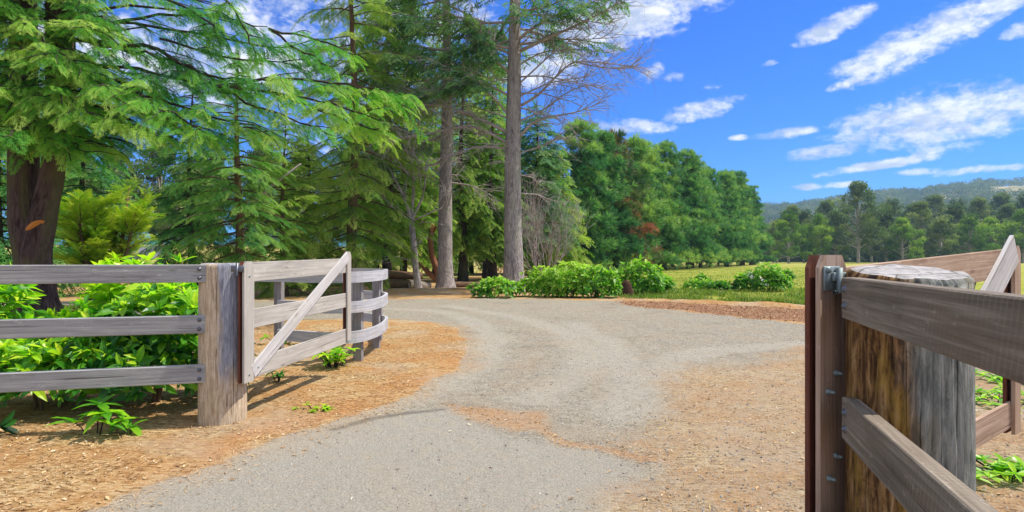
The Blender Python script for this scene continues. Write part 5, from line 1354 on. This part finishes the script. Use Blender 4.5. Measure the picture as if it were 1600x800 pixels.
def scatter_grass():
    r = np.random.default_rng(33); mb = MB(); n = 90000
    y = 15.5 + 75 * r.uniform(0, 1, n) ** 2.6; x = r.uniform(.15, 1.0, n) * y * .75 + r.normal(size=n) * .5
    s_ = poly_sd(x, y, GRASS_R) + fbm(x * 1.6, y * 1.6, 4, 21) * 1.6; k = (s_ > -.3) & (fbm(x * .6, y * .6, 3, 71) > -.22)
    x, y, s_ = x[k], y[k], s_[k]
    xl = r.uniform(-13, -6.5, 9000); yl = r.uniform(9.5, 15, 9000); kl = poly_sd(xl, yl, GRASS_L) > 0; x = np.concatenate([x, xl[kl]]); y = np.concatenate([y, yl[kl]]); s_ = np.concatenate([s_, np.full(kl.sum(), .5)])
    n = len(x); az = r.uniform(0, 6.28, n); el = r.uniform(.6, 1.4, n); d = np.stack([np.cos(az) * np.cos(el), np.sin(az) * np.cos(el), np.sin(el)], -1)
    T = (np.array([[0, -.06, 0], [.5, -.05, 0], [1, 0, -.08], [.5, .05, 0], ]) , np.array([[0, 1, 2, 3]]), np.array([-.6, 0, .6, 0]))
    h = r.uniform(.05, .20, n) * np.clip(.5 + vnoise(x * .7, y * .7, 3), .4, 1.5) * np.where(y > 24, .6, 1.0)
    mb.inst(T, np.stack([x, y, height(x, y) - .005], -1), orient(d, (0, 0, 1.)), np.stack([h, h * np.where(y > 24, 3, 1.6), h], -1), np.clip(.42 + .5 * fbm(x * .5, y * .5, 3, 72) + r.normal(size=n) * .12 + .12 * (y > 24), 0, 1))
    o = mb.build('meadow_grass', M['blade']); tag(o, 'green and straw coloured grass along the meadow and verges', 'grass', kind='stuff')
scatter_grass()

# distant grey track on the left field
tk = MB(); cl = [P(205, 410, 33)[:2], P(225, 400, 36)[:2], P(238, 392, 40)[:2], P(228, 388, 46)[:2]]
V = []
for (x_, y_), w in zip(cl, (1.2, 1.3, 1.3, 1.3)):
    for s in (-1, 1):
        V.append([x_ + s * w, y_, gz(x_ + s * w, y_) + .06])
tk.add(V, [[i * 2, i * 2 + 1, i * 2 + 3, i * 2 + 2] for i in range(3)])
o = tk.build('track', plain('grey_asphalt', (.16, .165, .18), .9, 0, .1, .2, 6), None); o['kind'] = 'structure'

# ================================================================== SKY, SUN, CAMERA
SUN = Vector((.60, .10, .98)).normalized()
el = math.asin(SUN.z); az_ = math.atan2(SUN.x, SUN.y)
w = bpy.data.worlds.new('World'); scene.world = w; w.use_nodes = True; nt = w.node_tree; nt.nodes.clear(); t = NT(nt)
sky = t.n('ShaderNodeTexSky', sky_type='NISHITA'); sky.sun_disc = False; sky.sun_elevation = el; sky.sun_rotation = az_; sky.altitude = 300; sky.air_density = 1.0; sky.dust_density = .3; sky.ozone_density = 3.0
hs = t.n('ShaderNodeHueSaturation'); hs.inputs['Saturation'].default_value = 1.2; hs.inputs['Value'].default_value = 1.0; t.l(sky.outputs[0], hs.inputs['Color'])
dirv = t.n('ShaderNodeTexCoord').outputs['Generated']
sx = t.n('ShaderNodeSeparateXYZ'); t.l(dirv, sx.inputs[0])
azn = t.math('ARCTAN2', sx.outputs[0], sx.outputs[1]); eln = t.math('ARCSINE', sx.outputs[2])
CL = [(1470, 186, 165, 40, 2, 1.15), (1240, 207, 52, 7, 3, .9), (1345, 195, 50, 22, -8, .7), (1440, 62, 135, 27, 20, 1.05), (1530, 12, 90, 20, 14, 1.0), (1360, 108, 55, 10, 8, .8), (1300, 42, 54, 14, 16, 1.0), (1315, 133, 32, 7, 12, .8),
      (1105, 168, 56, 15, 8, 1.15), (1022, 112, 22, 11, 25, .9), (1055, 120, 17, 8, 0, .9), (1112, 137, 18, 7, 0, .8), (985, 198, 62, 10, -6, .75), (1290, 237, 58, 10, 5, 1.0), (1385, 256, 105, 7, 6, 1.1), (1478, 231, 60, 8, 6, 1.0),
      (1260, 292, 22, 5, 0, 1.0), (1320, 288, 30, 5, 0, .9), (1500, 267, 40, 6, 4, .9), (1590, 48, 25, 10, 20, .9), (1570, 262, 40, 5, 0, .8), (1440, 268, 40, 5, 0, .8),
      (955, 35, 150, 34, 10, 1.05), (1070, 10, 70, 12, 10, .9), (860, 90, 90, 35, 15, .8), (1155, 215, 14, 4, 0, .7), (1205, 98, 12, 4, 10, .6),
      (330, 90, 330, 110, 5, .75), (600, 40, 160, 50, 5, .8), (120, 30, 160, 60, 0, .8), (480, 200, 130, 60, 10, .6), (1560, 290, 120, 8, 0, .5)]
nA = t.noise(t.map(dirv, (1, 1, 3.2)), 5.0, 8, .62, .3); nB = t.noise(t.map(dirv, (1.0, 1.0, 1.7)), 24, 6, .62, .4)
acc = None
for (px, py, hw, hh, rot, amp) in CL:
    a0 = math.atan2(px - 800, FPX); cosa = math.cos(a0); e0 = math.atan((HOR - py) / FPX * cosa)
    sa = hw / FPX * cosa * cosa; se = hh / FPX * cosa
    da = t.math('SUBTRACT', azn, a0); de = t.math('SUBTRACT', eln, e0)
    c_, s_ = math.cos(R(rot)), math.sin(R(rot))
    u = t.math('MULTIPLY', t.math('ADD', t.math('MULTIPLY', da, c_), t.math('MULTIPLY', de, s_)), 1 / sa)
    v = t.math('MULTIPLY', t.math('SUBTRACT', t.math('MULTIPLY', de, c_), t.math('MULTIPLY', da, s_)), 1 / se)
    g_ = t.math('SUBTRACT', 1.0, t.math('MULTIPLY', t.math('ADD', t.math('MULTIPLY', u, u), t.math('MULTIPLY', v, v)), .44))
    g_ = t.math('MULTIPLY', t.math('MAXIMUM', g_, 0.0), amp)
    acc = g_ if acc is None else t.math('MAXIMUM', acc, g_)
nC = t.noise(t.map(dirv, (1, 1, 1.5)), 70, 5, .65, .1)
nz = t.math('ADD', t.math('MULTIPLY', nA, .40), t.math('ADD', t.math('MULTIPLY', nB, .38), t.math('MULTIPLY', nC, .22)))
dn = t.math('ADD', t.math('MULTIPLY', acc, 1.0), t.math('MULTIPLY', t.math('SUBTRACT', nz, .5), 4.6))
cov = t.math('MULTIPLY', t.sstep(.28, 1.15, dn), t.sstep(.0, .32, acc))
shade = t.sstep(.36, .62, t.noise(t.map(dirv, (1, 1, 2.5), loc=(.0, .0, .012)), 16, 6, .65))
tint = t.mix(1.0, hs.outputs[0], (.0, .265, .66, 1), 'MULTIPLY')
ccol = t.mix(shade, (1.9, 2.2, 2.9, 1), (3.9, 3.9, 4.0, 1))
# unseen broken cloud, added overhead and behind as neutral fill light
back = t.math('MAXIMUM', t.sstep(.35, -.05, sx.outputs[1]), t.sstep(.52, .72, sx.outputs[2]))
cov_fill = t.math('MULTIPLY', back, t.sstep(.36, .50, nA))
cov = t.math('MAXIMUM', cov, cov_fill)
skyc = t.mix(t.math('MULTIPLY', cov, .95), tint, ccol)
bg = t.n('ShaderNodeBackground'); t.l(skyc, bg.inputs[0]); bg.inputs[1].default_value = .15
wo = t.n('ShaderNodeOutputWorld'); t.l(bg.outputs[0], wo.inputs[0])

bpy.ops.mesh.primitive_cube_add(size=1, location=(0, 1150, 135)); hz = bpy.context.object; hz.name = 'haze'; hz.scale = (5300, 3000, 285)
hz['kind'] = 'stuff'; hz['label'] = 'thin bluish summer haze over the far hills'
hm, hnt = newmat('haze'); pv = hnt.nodes.new('ShaderNodeVolumePrincipled'); pv.inputs['Color'].default_value = (.50, .76, 1, 1); pv.inputs['Density'].default_value = HAZE; pv.inputs['Anisotropy'].default_value = .2
ho = hnt.nodes.new('ShaderNodeOutputMaterial'); hnt.links.new(pv.outputs[0], ho.inputs['Volume']); hz.data.materials.append(hm)
sd = bpy.data.lights.new('sun', 'SUN'); sd.energy = 3.4; sd.angle = R(.6); sd.color = (1.0, .93, .82)
so = bpy.data.objects.new('sun', sd); COL.objects.link(so); so.rotation_euler = SUN.to_track_quat('Z', 'Y').to_euler(); so.location = (20, 10, 40)

cd = bpy.data.cameras.new('camera'); co = bpy.data.objects.new('camera', cd); COL.objects.link(co)
co.location = (0, 0, CAMZ); co.rotation_euler = (R(90), 0, 0); cd.sensor_width = 36; cd.lens = FPX / 1600 * 36; cd.shift_y = (HOR - 400) / 1600 * 1.0; cd.clip_end = 9000; cd.clip_start = .05
scene.camera = co
scene.view_settings.view_transform = 'Standard'; scene.view_settings.look = 'None'; scene.view_settings.exposure = 1.0; scene.view_settings.gamma = 1; scene.view_settings.use_curve_mapping = False
scene.cycles.max_bounces = 6; scene.cycles.transparent_max_bounces = 4; scene.cycles.diffuse_bounces = 4; scene.cycles.transmission_bounces = 4
